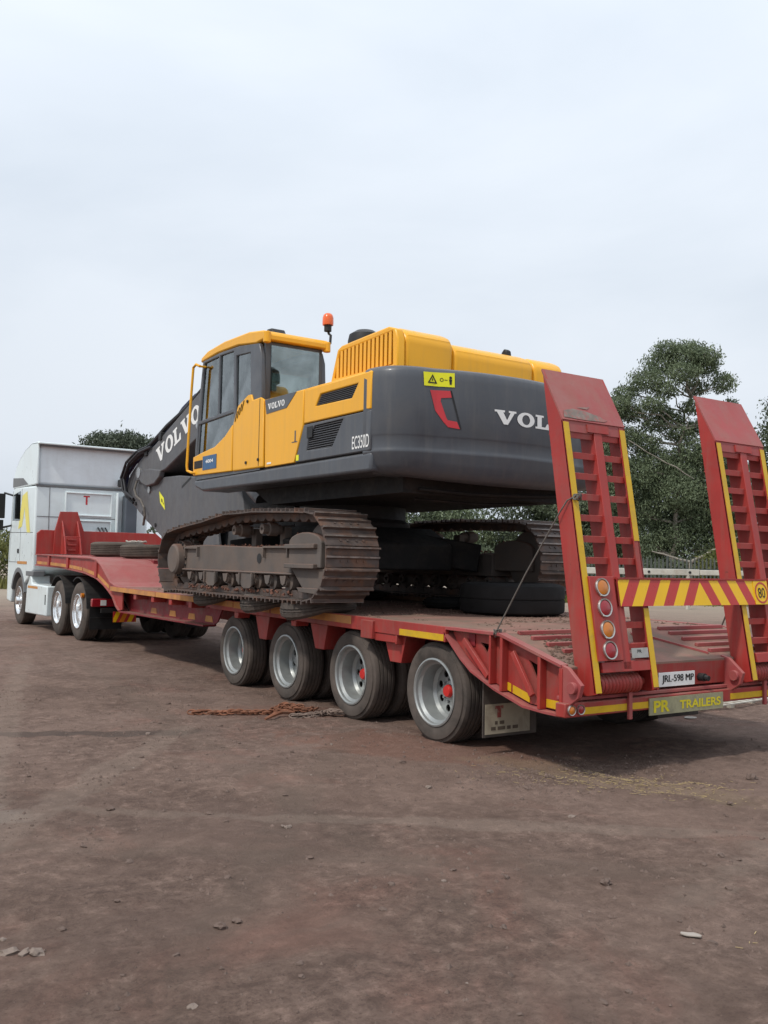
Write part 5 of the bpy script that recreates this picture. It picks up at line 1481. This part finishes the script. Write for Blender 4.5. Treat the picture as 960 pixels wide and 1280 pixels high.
mb = MB(); mb.obox((.92, 2.35, zd(2.3) + .052), (.22, .12, .10), Matrix.Rotation(.5, 3, 'Z'))
tag(mb.build('wood_block', 'wood', None, bevel=.006), 'short wooden block on the deck between the tracks', 'block')
def rope(pts, r, mat, label, name='tie_cable', knots=()):
    mb = MB(); mb.tube(pts, r, 6)
    for k in knots:
        for j in range(3):
            a0 = random.uniform(0, 6)
            mb.tube([(k[0] + .035 * math.cos(a0 + a), k[1] + .022 * math.sin(a0 + a), k[2] + .022 * math.sin(1.7 * a + j)) for a in np.linspace(0, 6.28, 12)], r * .9, 6)
    return tag(mb.build(name, mat, None), label, 'cable')
zk = 2.03
rope([(-1.07, yf(zk) - .02, zk + .02), (-1.14, yf(zk) - .025, zk + .01), (-1.168, yf(zk) + .03, zk - .02), (-1.18, -1.44, zk - .10), (-1.235, -1.13, 1.46), (-1.285, -.86, 1.01), (-1.29, -.85, .96)], .006, 'wire_rope', 'taut steel cable from the nearer ramp down to the trailer side', knots=[(-1.275, -.86, 1.0), (-1.12, yf(zk) - .025, zk + .005)])
rope([(1.31, yf(zk) - .03, zk), (1.345, yf(zk) + .05, zk - .02), (1.42, -1.2, 1.5), (1.50, -.92, 1.12), (1.525, -.84, .985)], .008, 'wire_rope', 'steel cable from the farther ramp down to the trailer side')

# earth crumbs lying on the deck
cr_ = MB()
for k in range(2600):
    t_ = random.random()
    if t_ < .55:
        y = random.uniform(-.85, 1.6); x = random.uniform(XL + .1, XR - .1)
        if noise.noise(Vector((x * 1.4, y * 1.6, 3.3))) < -.05: continue
        z = zd(y)
    elif t_ < .75:
        y = random.uniform(-1.57, -.95); x = random.uniform(XL + .08, -.55)
        if noise.noise(Vector((x * 2, y * 2, 9))) < -.1: continue
        z = zs(y)
    else:
        y = random.uniform(1.6, 8); x = random.uniform(-1.0, 1.0); z = zd(y)
    s_ = random.choice((.006, .008, .010, .012, .018)) * random.uniform(.7, 1.4)
    a = random.uniform(0, 6)
    cr_.add([(x + s_ * math.cos(a + i * 1.5708) * random.uniform(.7, 1.5), y + s_ * math.sin(a + i * 1.5708) * random.uniform(.7, 1.5), z) for i in range(4)] + [(x, y, z + s_ * .7)], [(0, 1, 4), (1, 2, 4), (2, 3, 4), (3, 0, 4)])
o = cr_.build('deck_dirt', 'dirt_clod', None, smooth=0)
tag(o, 'dark crumbs of earth scattered over the trailer deck', 'dirt', kind='stuff')

# ------------------------------------------------------------------ chain on the ground
def chain_thing(path, n, label, mat, lr=.036, wr=.009, jit=.0):
    P = [Vector(q) for q in path]
    d = [0]
    for a, b in zip(P[:-1], P[1:]): d.append(d[-1] + (b - a).length)
    mb = MB()
    for k in range(n):
        s_ = d[-1] * k / (n - 1)
        i = max(j for j in range(len(d)) if d[j] <= s_ + 1e-9); i = min(i, len(P) - 2)
        t_ = (s_ - d[i]) / max(1e-6, d[i + 1] - d[i]); c_ = P[i].lerp(P[i + 1], t_)
        dr = (P[i + 1] - P[i]).normalized()
        c_ = c_ + Vector((random.uniform(-jit, jit), random.uniform(-jit, jit), random.uniform(0, jit * .5)))
        dr = (dr + Vector((random.uniform(-jit, jit), random.uniform(-jit, jit), 0)) * 12).normalized()
        up = Vector((0, 0, 1)); sd_ = dr.cross(up).normalized()
        w_ = (sd_ * .85 + up * .5) if k % 2 else (sd_ * .5 - up * .85)
        ring_ = [c_ + dr * lr * math.cos(a) * 1.25 + w_ * lr * .62 * math.sin(a) + Vector((0, 0, gz(c_.x, c_.y) + .022)) for a in np.linspace(0, 2 * math.pi, 11)[:-1]]
        mb.tube(ring_, wr, 5, closed=True)
    return tag(mb.build('chain', mat, None, smooth=60), label, 'chain')
random.seed(11)
pth = [(-2.50, 2.28, 0), (-2.2, 2.14, 0), (-1.95, 2.04, 0), (-1.75, 1.98, 0), (-1.62, 2.10, 0), (-1.50, 2.02, 0), (-1.62, 1.90, 0), (-1.75, 2.02, .01), (-1.55, 2.15, .02), (-1.42, 2.02, .02), (-1.58, 1.92, .03), (-1.40, 1.86, .0), (-1.32, 1.92, 0)]
chain_thing(pth, 62, 'rusty orange chain heaped on the dirt beside the trailer wheels', 'rust', jit=.012)
chain_thing([(-1.66, 1.72, 0), (-1.55, 1.66, 0), (-1.42, 1.62, 0), (-1.36, 1.68, 0), (-1.28, 1.60, .01), (-1.34, 1.54, .02), (-1.22, 1.50, .02), (-1.30, 1.60, .03)], 30, 'short grey brown chain end lying against a trailer tyre', 'chain_grey', jit=.012)
mb = MB(); mb.tube([(-1.98, 1.72, gz(-1.98, 1.72) + .012), (-1.85, 1.76, .03), (-1.75, 1.82, .035), (-1.62, 1.80, .025)], [.012, .022, .022, .016], 6)
tag(mb.build('iron_bar', 'rust', None), 'bent red rusty iron bar lying next to the orange chain', 'bar')

# ------------------------------------------------------------------ stones and litter on the ground
def stone_mesh(seed, mat, flat=.55):
    rs = random.Random(seed)
    bm = bmesh.new(); bmesh.ops.create_icosphere(bm, subdivisions=2, radius=1)
    off = Vector((rs.uniform(0, 50), rs.uniform(0, 50), 0))
    for v in bm.verts:
        k = 1 + .55 * noise.noise(v.co * 1.3 + off) + .32 * noise.noise(v.co * 3.1 + off)
        v.co = Vector((v.co.x * k * 1.15, v.co.y * k * .85, v.co.z * k * flat))
    me = bpy.data.meshes.new('stone'); bm.to_mesh(me); bm.free()
    me.materials.append(MATS[mat]); return me
SM = [stone_mesh(i, 'stone') for i in range(5)]; SP = [stone_mesh(i + 20, 'stone_pale', .5) for i in range(3)]
def stone(x, y, r, me, label, group=None):
    o = bpy.data.objects.new('stone', me)
    o.location = (x, y, gz(x, y) + r * .12); o.scale = (r, r, r); o.rotation_euler = (random.uniform(-.2, .2), random.uniform(-.2, .2), random.uniform(0, 6.28))
    col.objects.link(o); return tag(o, label, 'stone', group)
stone(-2.629, -3.253, .034, SM[0], 'largest dark rounded stone on the open dirt, a smaller one just behind it')
stone(-2.544, -3.098, .018, SM[1], 'small dark stone just behind the largest rounded stone')
stone(-2.79, -3.985, .028, SM[2], 'brown stone beside a flat pale plastic scrap')
stone(-5.155, -2.723, .032, SP[0], 'whitish angular stone at the end of a cluster of pale stones')
stone(-5.19, -2.70, .024, SP[1], 'pale stone in the middle of a cluster of pale stones')
stone(-5.24, -2.66, .03, SP[2], 'brownish stone half buried next to pale stones')
G1 = 'small loose stones strewn over the dirt'
pts_ = [(-1.902, -2.302, .026), (-3.162, -2.738, .016), (-3.755, -2.998, .02), (-4.436, -2.804, .028), (-4.359, -2.799, .022), (-3.678, -2.206, .018), (-3.501, -1.633, .025), (-2.495, .205, .022), (-3.016, 1.93, .03), (-4.48, -1.786, .026), (-4.34, -2.212, .016), (-4.171, -2.285, .02), (-3.30, -2.847, .014), (-3.223, -3.093, .014), (-1.782, -3.273, .028), (-.033, -2.249, .05), (-1.993, -3.332, .018), (-3.883, -4.035, .013), (-4.809, -3.42, .02), (-4.347, -3.333, .016), (-4.702, -2.995, .014), (-5.007, -2.523, .02)]
for _ in range(160):
    y = random.uniform(-4.2, 3.0); x = random.uniform(-6.0, -1.8) if y > -1.5 else random.uniform(-6, .8)
    pts_.append((x, y, random.choice((.007, .009, .012, .016, .022)) * random.uniform(.8, 1.2)))
for i, (x, y, r) in enumerate(pts_):
    stone(x, y, r, SM[i % 5] if i % 6 else SP[i % 3], 'small loose stone lying on the trodden dirt', G1)
gb = MB()
rs = random.Random(5)
for k in range(15000):
    if k < 12800:
        y = rs.uniform(-4.6, 5); x = rs.uniform(-6.5, -1.0) if y > -1.2 else rs.uniform(-6, 2.5)
        if noise.noise(Vector((x * .9, y * .9, 12))) < -.05 and rs.random() < .7: continue
    else:
        a = rs.gauss(0, .35); x = -1.1 + rs.gauss(0, .5); y = -1.6 + rs.gauss(0, .28) - .25 * (x + 1.1)
    s_ = rs.choice((.003, .004, .005, .006, .008, .012)) * rs.uniform(.7, 1.3); z = gz(x, y); a = rs.uniform(0, 6)
    gb.add([(x + s_ * math.cos(a + i * 1.5708) * rs.uniform(.7, 1.4), y + s_ * math.sin(a + i * 1.5708) * rs.uniform(.7, 1.4), z - .001) for i in range(4)] + [(x, y, z + s_ * .9)], [(0, 1, 4), (1, 2, 4), (2, 3, 4), (3, 0, 4)])
tag(gb.build('gravel', 'stone', None, smooth=0), 'fine gravel crumbs over the brown dirt', 'gravel', kind='stuff')
sb = MB()
for k in range(520):
    x = -.95 + rs.gauss(0, .26); y = -1.85 + rs.gauss(0, .22) - .9 * (x + .95)
    if k > 508: x = rs.uniform(-3, -2.2); y = rs.uniform(-4.3, -4.0)
    a = rs.uniform(0, 3.14); l = rs.uniform(.015, .05); z = gz(x, y) + .004
    d_ = Vector((math.cos(a), math.sin(a), rs.uniform(-.1, .1)))
    sb.bar(Vector((x, y, z)) - d_ * l / 2, Vector((x, y, z)) + d_ * l / 2, .003, .002)
tag(sb.build('straw', 'straw', None, smooth=0), 'thin yellow straw scattered behind the trailer', 'straw', kind='stuff')
def scrap(x, y, rx, ry, rot, label, mat='litter', name='plastic_scrap'):
    mb = MB(); P = []
    for i in range(10):
        a = 2 * math.pi * i / 10; k = 1 + .25 * random.uniform(-1, 1)
        u, v = rx * k * math.cos(a), ry * k * math.sin(a)
        P.append((x + u * math.cos(rot) - v * math.sin(rot), y + u * math.sin(rot) + v * math.cos(rot)))
    z = gz(x, y)
    mb.prism(P, 'z', z + .006, z + .010)
    return tag(mb.build(name, mat, None), label, 'litter')
scrap(-2.80, -3.88, .042, .020, -.9, 'flat pale plastic scrap lying on the dirt next to a brown stone')
scrap(4.03, .69, .30, .14, .2, 'crumpled pale plastic sheet on the ground beyond the trailer tail')
scrap(1.95, -.15, .10, .06, .3, 'small white scrap on the ground under the trailer tail')
mb = MB()
A, B = Vector((1.95, .10, 0)), Vector((3.75, .30, 0)); n_ = Vector((.1, -.99, 0)) * .09
mb.bar(A + Vector((0, 0, .05)), B + Vector((0, 0, .05)), .022, .012); mb.bar(A + n_ * 2.0 + Vector((.05, 0, .05)), B + n_ * 2.0 + Vector((.05, 0, .05)), .022, .012)
for k in range(13):
    c_ = A.lerp(B, (k + .5) / 13) + Vector((0, 0, .05)); mb.bar(c_, c_ + n_ * 2 + Vector((.04, 0, 0)), .05, .010)
for k in range(4):
    c_ = A.lerp(B, (k + .3) / 4) + n_; mb.box(c_.x - .03, c_.x + .03, c_.y - .03, c_.y + .03, gz(c_.x, c_.y) - .005, .046)
tag(mb.build('white_slatted_pallet', 'beam_white', None), 'white slatted strip lying on the ground behind the bumper', 'pallet')

# ------------------------------------------------------------------ fence and beam
fp0, fp1 = Vector((19.5, 25.2, 0)), Vector((33.5, 15.4, 0))
fe = thing('palisade_fence', 'dark steel palisade fence in front of the trees', 'fence', (26.5, 20.3, 0))
mb = MB(); mb.prism([(-.035, 0), (.035, 0), (.035, 1.92), (.0, 2.06), (-.035, 1.92)], 'x', -.008, .008); pale = mb.mesh('fence_steel', (0, 0, 0), smooth=0)
dirf = (fp1 - fp0).normalized(); Lf = (fp1 - fp0).length
rot_f = math.atan2(dirf.y, dirf.x)
k = 0; s_ = 0
while s_ < Lf:
    q = fp0 + dirf * s_
    if not (Lf * .50 < s_ < Lf * .505):
        o = put('pale', pale, fe, (q.x, q.y, gz(q.x, q.y))); o.rotation_euler = (0, 0, rot_f + math.pi / 2)
    s_ += .17
for z in (.5, 1.55):
    mb = MB(); mb.bar(fp0 + Vector((0, 0, z)) + Vector((dirf.y, -dirf.x, 0)) * -.03, fp1 + Vector((0, 0, z)) + Vector((dirf.y, -dirf.x, 0)) * -.03, .03, .05); mb.build('rail', 'fence_steel', fe)
for s_ in np.arange(0, Lf + .1, 2.85):
    q = fp0 + dirf * s_; q = q + Vector((dirf.y, -dirf.x, 0)) * -.10
    mb = MB(); mb.box(q.x - .04, q.x + .04, q.y - .04, q.y + .04, -.05, 2.1); mb.build('post', 'fence_steel', fe)
bp0, bp1 = Vector((18.5, 20.6, 1.42)), Vector((27.5, 14.5, 1.42))
be = thing('white_barrier', 'long white steel beam on posts in front of the palisade fence', 'barrier', (23, 17.6, 0))
mb = MB(); mb.bar(bp0, bp0.lerp(bp1, .62), .12, .24); mb.build('beam', 'beam_white', be, bevel=.02)
mb = MB(); mb.bar(bp0.lerp(bp1, .622), bp1, .10, .20); mb.build('beam', 'beam_white', be, bevel=.02)
for f in (.02, .30, .58, .80, .98):
    q = bp0.lerp(bp1, f); mb = MB(); mb.box(q.x - .06, q.x + .06, q.y - .06, q.y + .06, -.03, 1.31); mb.build('post', 'beam_white', be, bevel=.01)
for f in (.36, .44, .585):
    q = bp0.lerp(bp1, f); mb = MB(); nn_ = Vector((-.56, -.83, 0)); mb.cyl(q + nn_ * .055, q + nn_ * .085, .05, 12); mb.build('fitting', 'black', be)

# ------------------------------------------------------------------ trees
def leaves_mesh(name, centers, radii, count, lsize, mat, parent, seed, droop=.5, hollow=.55, origin=None, aspect=.42):
    g = np.random.default_rng(seed)
    centers = np.array(centers, float); radii = np.array(radii, float)
    vol = radii[:, 0] * radii[:, 1] * radii[:, 2]; wgt = vol ** .75; wgt /= wgt.sum()
    ci = g.choice(len(centers), count, p=wgt)
    d = g.normal(size=(count, 3)); d /= np.linalg.norm(d, axis=1)[:, None]
    rr = hollow + (1 - hollow) * g.random(count) ** .6
    rr *= (1 + .16 * g.normal(size=count))
    P = centers[ci] + d * radii[ci] * rr[:, None]
    # sub-clumping: pull leaves towards twig ends
    nt_ = max(8, count // 26)
    ti = g.choice(count, nt_); T = P[ti]
    own = g.integers(0, nt_, count)
    # keep a twig only if it belongs to the same clump
    same = ci[ti][own] == ci
    tw = np.where(same[:, None], T[own] + g.normal(size=(count, 3)) * lsize * 1.3, P)
    P = tw
    ax = g.normal(size=(count, 3)); ax[:, 2] -= droop * 1.6
    ax /= np.linalg.norm(ax, axis=1)[:, None]
    b = np.cross(ax, g.normal(size=(count, 3))); b /= np.linalg.norm(b, axis=1)[:, None]
    l = lsize * (.6 + .8 * g.random(count))[:, None]; w_ = l * aspect
    A = P - ax * l * .5; C = P + ax * l * .5; B = P + b * w_ * .5 + ax * l * .05; D = P - b * w_ * .5 + ax * l * .05
    V = np.stack([A, B, C, D], 1).reshape(-1, 3)
    o0 = np.array(origin if origin is not None else centers.mean(0)); V = V - o0
    me = bpy.data.meshes.new(name)
    me.vertices.add(count * 4); me.vertices.foreach_set('co', V.ravel().astype(np.float32))
    me.loops.add(count * 4); me.loops.foreach_set('vertex_index', np.arange(count * 4, dtype=np.int32))
    me.polygons.add(count); me.polygons.foreach_set('loop_start', np.arange(0, count * 4, 4, dtype=np.int32))
    me.update(calc_edges=True)
    me.materials.append(MATS[mat])
    return put(name, me, parent, o0)

def limb(mb, p0, p1, r0, r1, seed, wob=.06, n=7):
    rs_ = random.Random(seed); p0 = Vector(p0); p1 = Vector(p1); L_ = (p1 - p0).length
    pts = []
    for i in range(n + 1):
        t_ = i / n; q = p0.lerp(p1, t_)
        k = math.sin(math.pi * t_)
        pts.append(q + Vector((rs_.uniform(-1, 1), rs_.uniform(-1, 1), rs_.uniform(-.4, .4))) * wob * L_ * k)
    mb.tube(pts, [r0 + (r1 - r0) * i / n for i in range(n + 1)], 7)
    return pts

RT = Vector((.832, -.5545, 0)); FW = Vector((.5545, .832, 0))
def tree(name, label, base, clumps, leaf_n, leaf_s, leaf_m, bark, trunk_r, seed, group=None, fork=.45, droop=.5, extra=None, hollow=.5, aspect=.42):
    """clumps: (across, away, height, ra, rz) measured from the base along RT / FW / up"""
    base = Vector(base)
    t_ = thing(name, label, 'tree', base, group)
    C_ = [base + RT * c[0] + FW * c[1] + Vector((0, 0, c[2])) for c in clumps]
    R_ = [(c[3], c[3], c[4]) for c in clumps]
    top = max(C_, key=lambda q: q.z)
    mb = MB()
    f = base.lerp(Vector((base.x * .5 + top.x * .5, base.y * .5 + top.y * .5, top.z)), fork); 
    stem = limb(mb, base - Vector((0, 0, .2)), f, trunk_r, trunk_r * .62, seed, .03)
    stem2 = limb(mb, f, top, trunk_r * .62, trunk_r * .12, seed + 1, .05, 9)
    allp = stem[3:] + stem2[:7]
    for i, c in enumerate(C_):
        if c is top: continue
        st = min(allp, key=lambda q: (q - c).length + (2.0 * max(0, q.z - c.z + .4)))
        br = limb(mb, st, c, trunk_r * .30, trunk_r * .06, seed + 5 + i, .10, 7)
        for j in range(3):
            rs_ = random.Random(seed * 31 + i * 7 + j)
            e_ = c + Vector((rs_.uniform(-1, 1) * clumps[i][3], rs_.uniform(-1, 1) * clumps[i][3], rs_.uniform(-.5, 1) * clumps[i][4])) * .8
            limb(mb, br[4 + j % 3], e_, trunk_r * .12, trunk_r * .03, seed + 50 + i * 3 + j, .08, 5)
    if extra:
        for e_ in extra:
            limb(mb, base + RT * e_[0][0] + FW * e_[0][1] + Vector((0, 0, e_[0][2])), base + RT * e_[1][0] + FW * e_[1][1] + Vector((0, 0, e_[1][2])), e_[2], e_[3], seed + 99, .05, 7)
    mb.build('trunk', bark, t_, smooth=60)
    leaves_mesh('crown', C_, R_, leaf_n, leaf_s, leaf_m, t_, seed, droop, hollow, origin=base, aspect=aspect)
    return t_

rs = random.Random(21)
# eucalyptus, 48 m away: crown 7.5 m wide, 13.6 m high
cl_ = [(.5, 0, 12.5, 1.0, .65), (-.6, .4, 12.2, .95, .7), (-1.5, -.3, 11.2, .95, .65), (1.6, .3, 12.1, .9, .6), (2.5, 0, 11.2, .75, .55), (.2, -.8, 11.5, .95, .55), (-2.4, .3, 10.6, .75, .5), (1.3, .6, 11.0, .7, .45), (-.6, -.5, 10.7, .8, .5),
       (-3.1, .2, 9.5, .8, .6), (-3.3, .5, 8.5, .8, .6), (-2.1, .5, 9.6, .85, .55), (-1.3, -.6, 9.9, .75, .45), (-2.3, .2, 8.4, .8, .5), (.9, -.2, 9.9, .7, .45), (1.9, .2, 9.7, .65, .5), (3.4, 0, 9.4, .35, .4), (3.0, .2, 10.1, .4, .4), (2.5, .3, 8.6, .65, .45), (-.8, .5, 7.0, 1.3, .9),
       (1.0, .2, 7.6, 1.1, .8), (-2.2, 0, 6.4, 1.2, 1.0), (1.9, .4, 6.2, 1.1, 1.0), (0, -.4, 5.4, 1.4, 1.0), (-1.6, .6, 4.4, 1.3, 1.0), (1.4, .3, 4.2, 1.3, 1.0), (-3.4, .4, 7.6, .9, .8), (-3.2, .3, 6.0, 1.0, .9), (2.9, .4, 7.2, .8, .6), (.2, .6, 3.2, 1.5, .9), (-1.9, .2, 2.8, 1.2, .9), (2.1, .2, 2.7, 1.2, .8), (-2.9, -.2, 10.0, .7, .5), (.9, .4, 13.0, .8, .5), (-.3, .2, 12.9, .8, .5), (1.5, -.5, 12.4, .8, .6)]
tree('eucalyptus_tree', 'tall eucalyptus with pale trunk and open airy crown behind the ramps', (32.7, 25.0, 0), cl_ + [(-3.6, .3, 7.0, .8, .7), (-1.4, .2, 8.0, .9, .6), (.3, .3, 8.6, .9, .5), (2.0, .4, 7.4, 1.0, .7), (3.1, .2, 6.4, .9, .8), (-3.4, .2, 5.0, 1.1, .9), (3.2, .3, 4.8, 1.0, .9), (-3.2, .3, 3.4, 1.1, .9), (3.2, .3, 3.2, 1.0, .8), (-.6, .2, 9.6, .7, .4), (.2, .3, 6.4, 1.2, .7), (-1.0, .4, 5.9, 1.0, .7), (-1.0, .3, 9.0, .8, .45), (1.3, .3, 8.9, .8, .45), (0, .2, 9.3, .7, .4), (2.4, .2, 9.5, .6, .4), (-3.0, .1, 8.0, .9, .6)], 105000, .15, 'leaf_euc', 'bark', .17, 3, fork=.42, droop=.7,
     extra=[((.3, -1.6, 1.9), (2.6, -1.8, 3.2), .09, .03), ((.3, -1.6, 1.9), (-1.6, -1.6, 2.4), .08, .03), ((.3, -1.6, 1.0), (.3, -1.6, 1.95), .10, .09), ((-2.6, -.9, 8.0), (.7, -.9, 6.1), .025, .035)], hollow=.35, aspect=.38)
tree('dark_tree', 'dark bushy tree at the right of the eucalyptus, a bare twig reaching out', (35.6, 19.9, 0),
     [(0, 0, 9.4, 1.6, 1.1), (1.6, 0, 9.0, 1.5, 1.2), (-.9, .2, 8.2, 1.0, .9), (.8, -.3, 7.4, 1.6, 1.2), (-.7, .1, 6.2, 1.2, 1.0), (1.6, .4, 5.8, 1.5, 1.1), (-1.2, .2, 7.2, .9, .8), (-1.3, 0, 5.2, 1.0, .9), (-.2, -.3, 4.6, 1.6, 1.1), (1.4, 0, 3.6, 1.5, 1.2), (-.6, .2, 2.9, 1.3, 1.1)], 30000, .19, 'leaf_dark', 'bark_dark', .2, 8,
     extra=[((1.4, -.1, 8.4), (-1.75, -2.6, 11.35), .045, .012), ((.2, -1.05, 9.55), (-.9, -2.4, 10.65), .02, .008)])
G2 = 'bushy trees behind the palisade fence'
bt = [((33.9, 29.6), 7.6, 2.8), ((36.6, 27.5), 8.0, 2.8), ((34.6, 24.6), 6.0, 2.4), ((31.3, 28.3), 6.6, 2.4), ((31.6, 31.4), 5.6, 2.4), ((29.3, 32.9), 6.0, 2.6), ((27.0, 34.6), 5.4, 2.5), ((24.6, 36.4), 5.8, 2.6), ((39.2, 25.4), 7.4, 2.6), ((22.0, 38.0), 5.2, 2.4)]
for i, ((x, y), h, wd_) in enumerate(bt):
    cc = []
    for k in range(11):
        a = rs.uniform(-1, 1); zz = rs.uniform(.18, .92)
        cc.append((a * wd_ * (1.15 - .6 * zz), rs.uniform(-1, 1), h * zz, rs.uniform(.9, 1.5), rs.uniform(.7, 1.1)))
    cc.append((0, 0, h - .5, 1.1, .7))
    tree('bushy_tree', 'dense dark green tree standing behind the palisade fence' if i % 2 else 'dense grey green tree standing behind the palisade fence', (x, y, 0), cc, 13000, .19, 'leaf_dark' if i % 2 else 'leaf_euc', 'bark_dark', .14, 40 + i, group=G2, fork=.3)
# bushes by the fence
for i, (x, y, h) in enumerate(((25.3, 24.6, 3.0), (23.6, 26.1, 2.6), (27.6, 22.6, 2.2), (30.4, 20.6, 2.4), (21.7, 27.8, 2.8))):
    t_ = thing('bush', 'low green bush growing along the palisade fence', 'bush', (x, y, 0), 'bushes along the palisade fence')
    C_ = [(x + rs.uniform(-1, 1), y + rs.uniform(-.7, .7), h * rs.uniform(.25, .8)) for _ in range(6)]
    mb = MB()
    for j, c_ in enumerate(C_): limb(mb, (x, y, -.1), c_, .04, .012, 300 + i * 9 + j, .1)
    mb.build('stems', 'bark_dark', t_)
    leaves_mesh('foliage', C_, [(.8, .8, .6)] * 6, 3000, .16, 'leaf_bush' if i % 2 else 'leaf_dark', t_, 77 + i)
tree('round_crowned_tree', 'round crowned tree showing above the white truck roof', (13.5, 54.9, 0),
     [(-.3, 0, 9.1, 1.6, .9), (-1.5, .2, 9.1, 1.2, .8), (1.2, 0, 8.9, 1.3, .9), (.5, .3, 9.5, 1.0, .5), (-2.2, 0, 8.2, 1.2, .9), (2.2, .2, 8.0, 1.2, .9), (2.6, 0, 7.2, 1.0, .8), (.2, -.4, 7.2, 1.8, 1.0), (-1.2, .3, 6.2, 1.5, 1.0), (1.2, 0, 5.8, 1.5, 1.0), (-3.2, 0, 7.4, 1.0, .7)], 24000, .22, 'leaf_far', 'bark_dark', .2, 90)
# left bank of tall grass and shrubs beyond the truck
for i, (x, y, h) in enumerate(((2.6, 41.4, 3.0), (1.2, 41.8, 2.7), (4.4, 42.4, 3.1), (-.6, 42.6, 2.9), (-2.6, 43.4, 3.2))):
    t_ = thing('shrub', 'yellow green shrub on the grassy verge past the truck cab', 'shrub', (x, y, 0), 'shrubs on the verge past the truck')
    C_ = [(x + rs.uniform(-1, 1), y + rs.uniform(-.7, .7), h * rs.uniform(.2, .85)) for _ in range(7)]
    mb = MB()
    for j, c_ in enumerate(C_): limb(mb, (x, y, -.1), c_, .04, .012, 500 + i * 9 + j, .1)
    mb.build('stems', 'bark_dark', t_)
    leaves_mesh('foliage', C_, [(.9, .9, .6)] * 7, 3400, .17, 'leaf_bush', t_, 177 + i)
g = np.random.default_rng(3)
def grass_field(name, cx, cy, ux, uy, n_, h, mat, label):
    a = g.uniform(-.5, .5, n_); b = g.normal(0, .5, n_)
    P = np.stack([cx + a * ux[0] + b * uy[0], cy + a * ux[1] + b * uy[1], np.zeros(n_)], 1)
    hh = h * (.5 + .8 * g.random(n_)); an = g.uniform(0, 6.28, n_); w_ = .03
    T = P + np.stack([np.cos(an) * hh * .3, np.sin(an) * hh * .3, hh], 1)
    s1 = np.stack([np.sin(an) * w_, -np.cos(an) * w_, np.zeros(n_)], 1)
    V = np.stack([P - s1, P + s1, T], 1).reshape(-1, 3)
    o0 = np.array([cx, cy, 0]); V = V - o0
    me = bpy.data.meshes.new(name); me.from_pydata(V.tolist(), [], [(3 * i, 3 * i + 1, 3 * i + 2) for i in range(n_)])
    me.materials.append(MATS[mat]); o = put(name, me, None, o0)
    return tag(o, label, 'grass', kind='stuff')
grass_field('grass', 1.0, 40.4, (12, 3), (.3, 1.2), 5000, .55, 'grass', 'tall yellow green grass on the verge past the truck')
grass_field('grass', 26.0, 21.4, (13, -9), (.8, 1.1), 6000, .45, 'grass', 'tufted yellow grass at the foot of the palisade fence')
# far wood all round
C_, R_ = [], []
for k in range(150):
    a = math.radians(rs.uniform(-35, 125)); d = rs.uniform(95, 130)
    h = rs.uniform(3, 8)
    C_.append((d * math.sin(a) - 6, d * math.cos(a) - 6, h * .5)); R_.append((rs.uniform(3, 5), rs.uniform(3, 5), h * .55))
o = leaves_mesh('woodland', C_, R_, 26000, .8, 'leaf_far', None, 200, origin=(40, 60, 0))
tag(o, 'distant belt of grey green woodland on the horizon', 'woodland', kind='stuff')
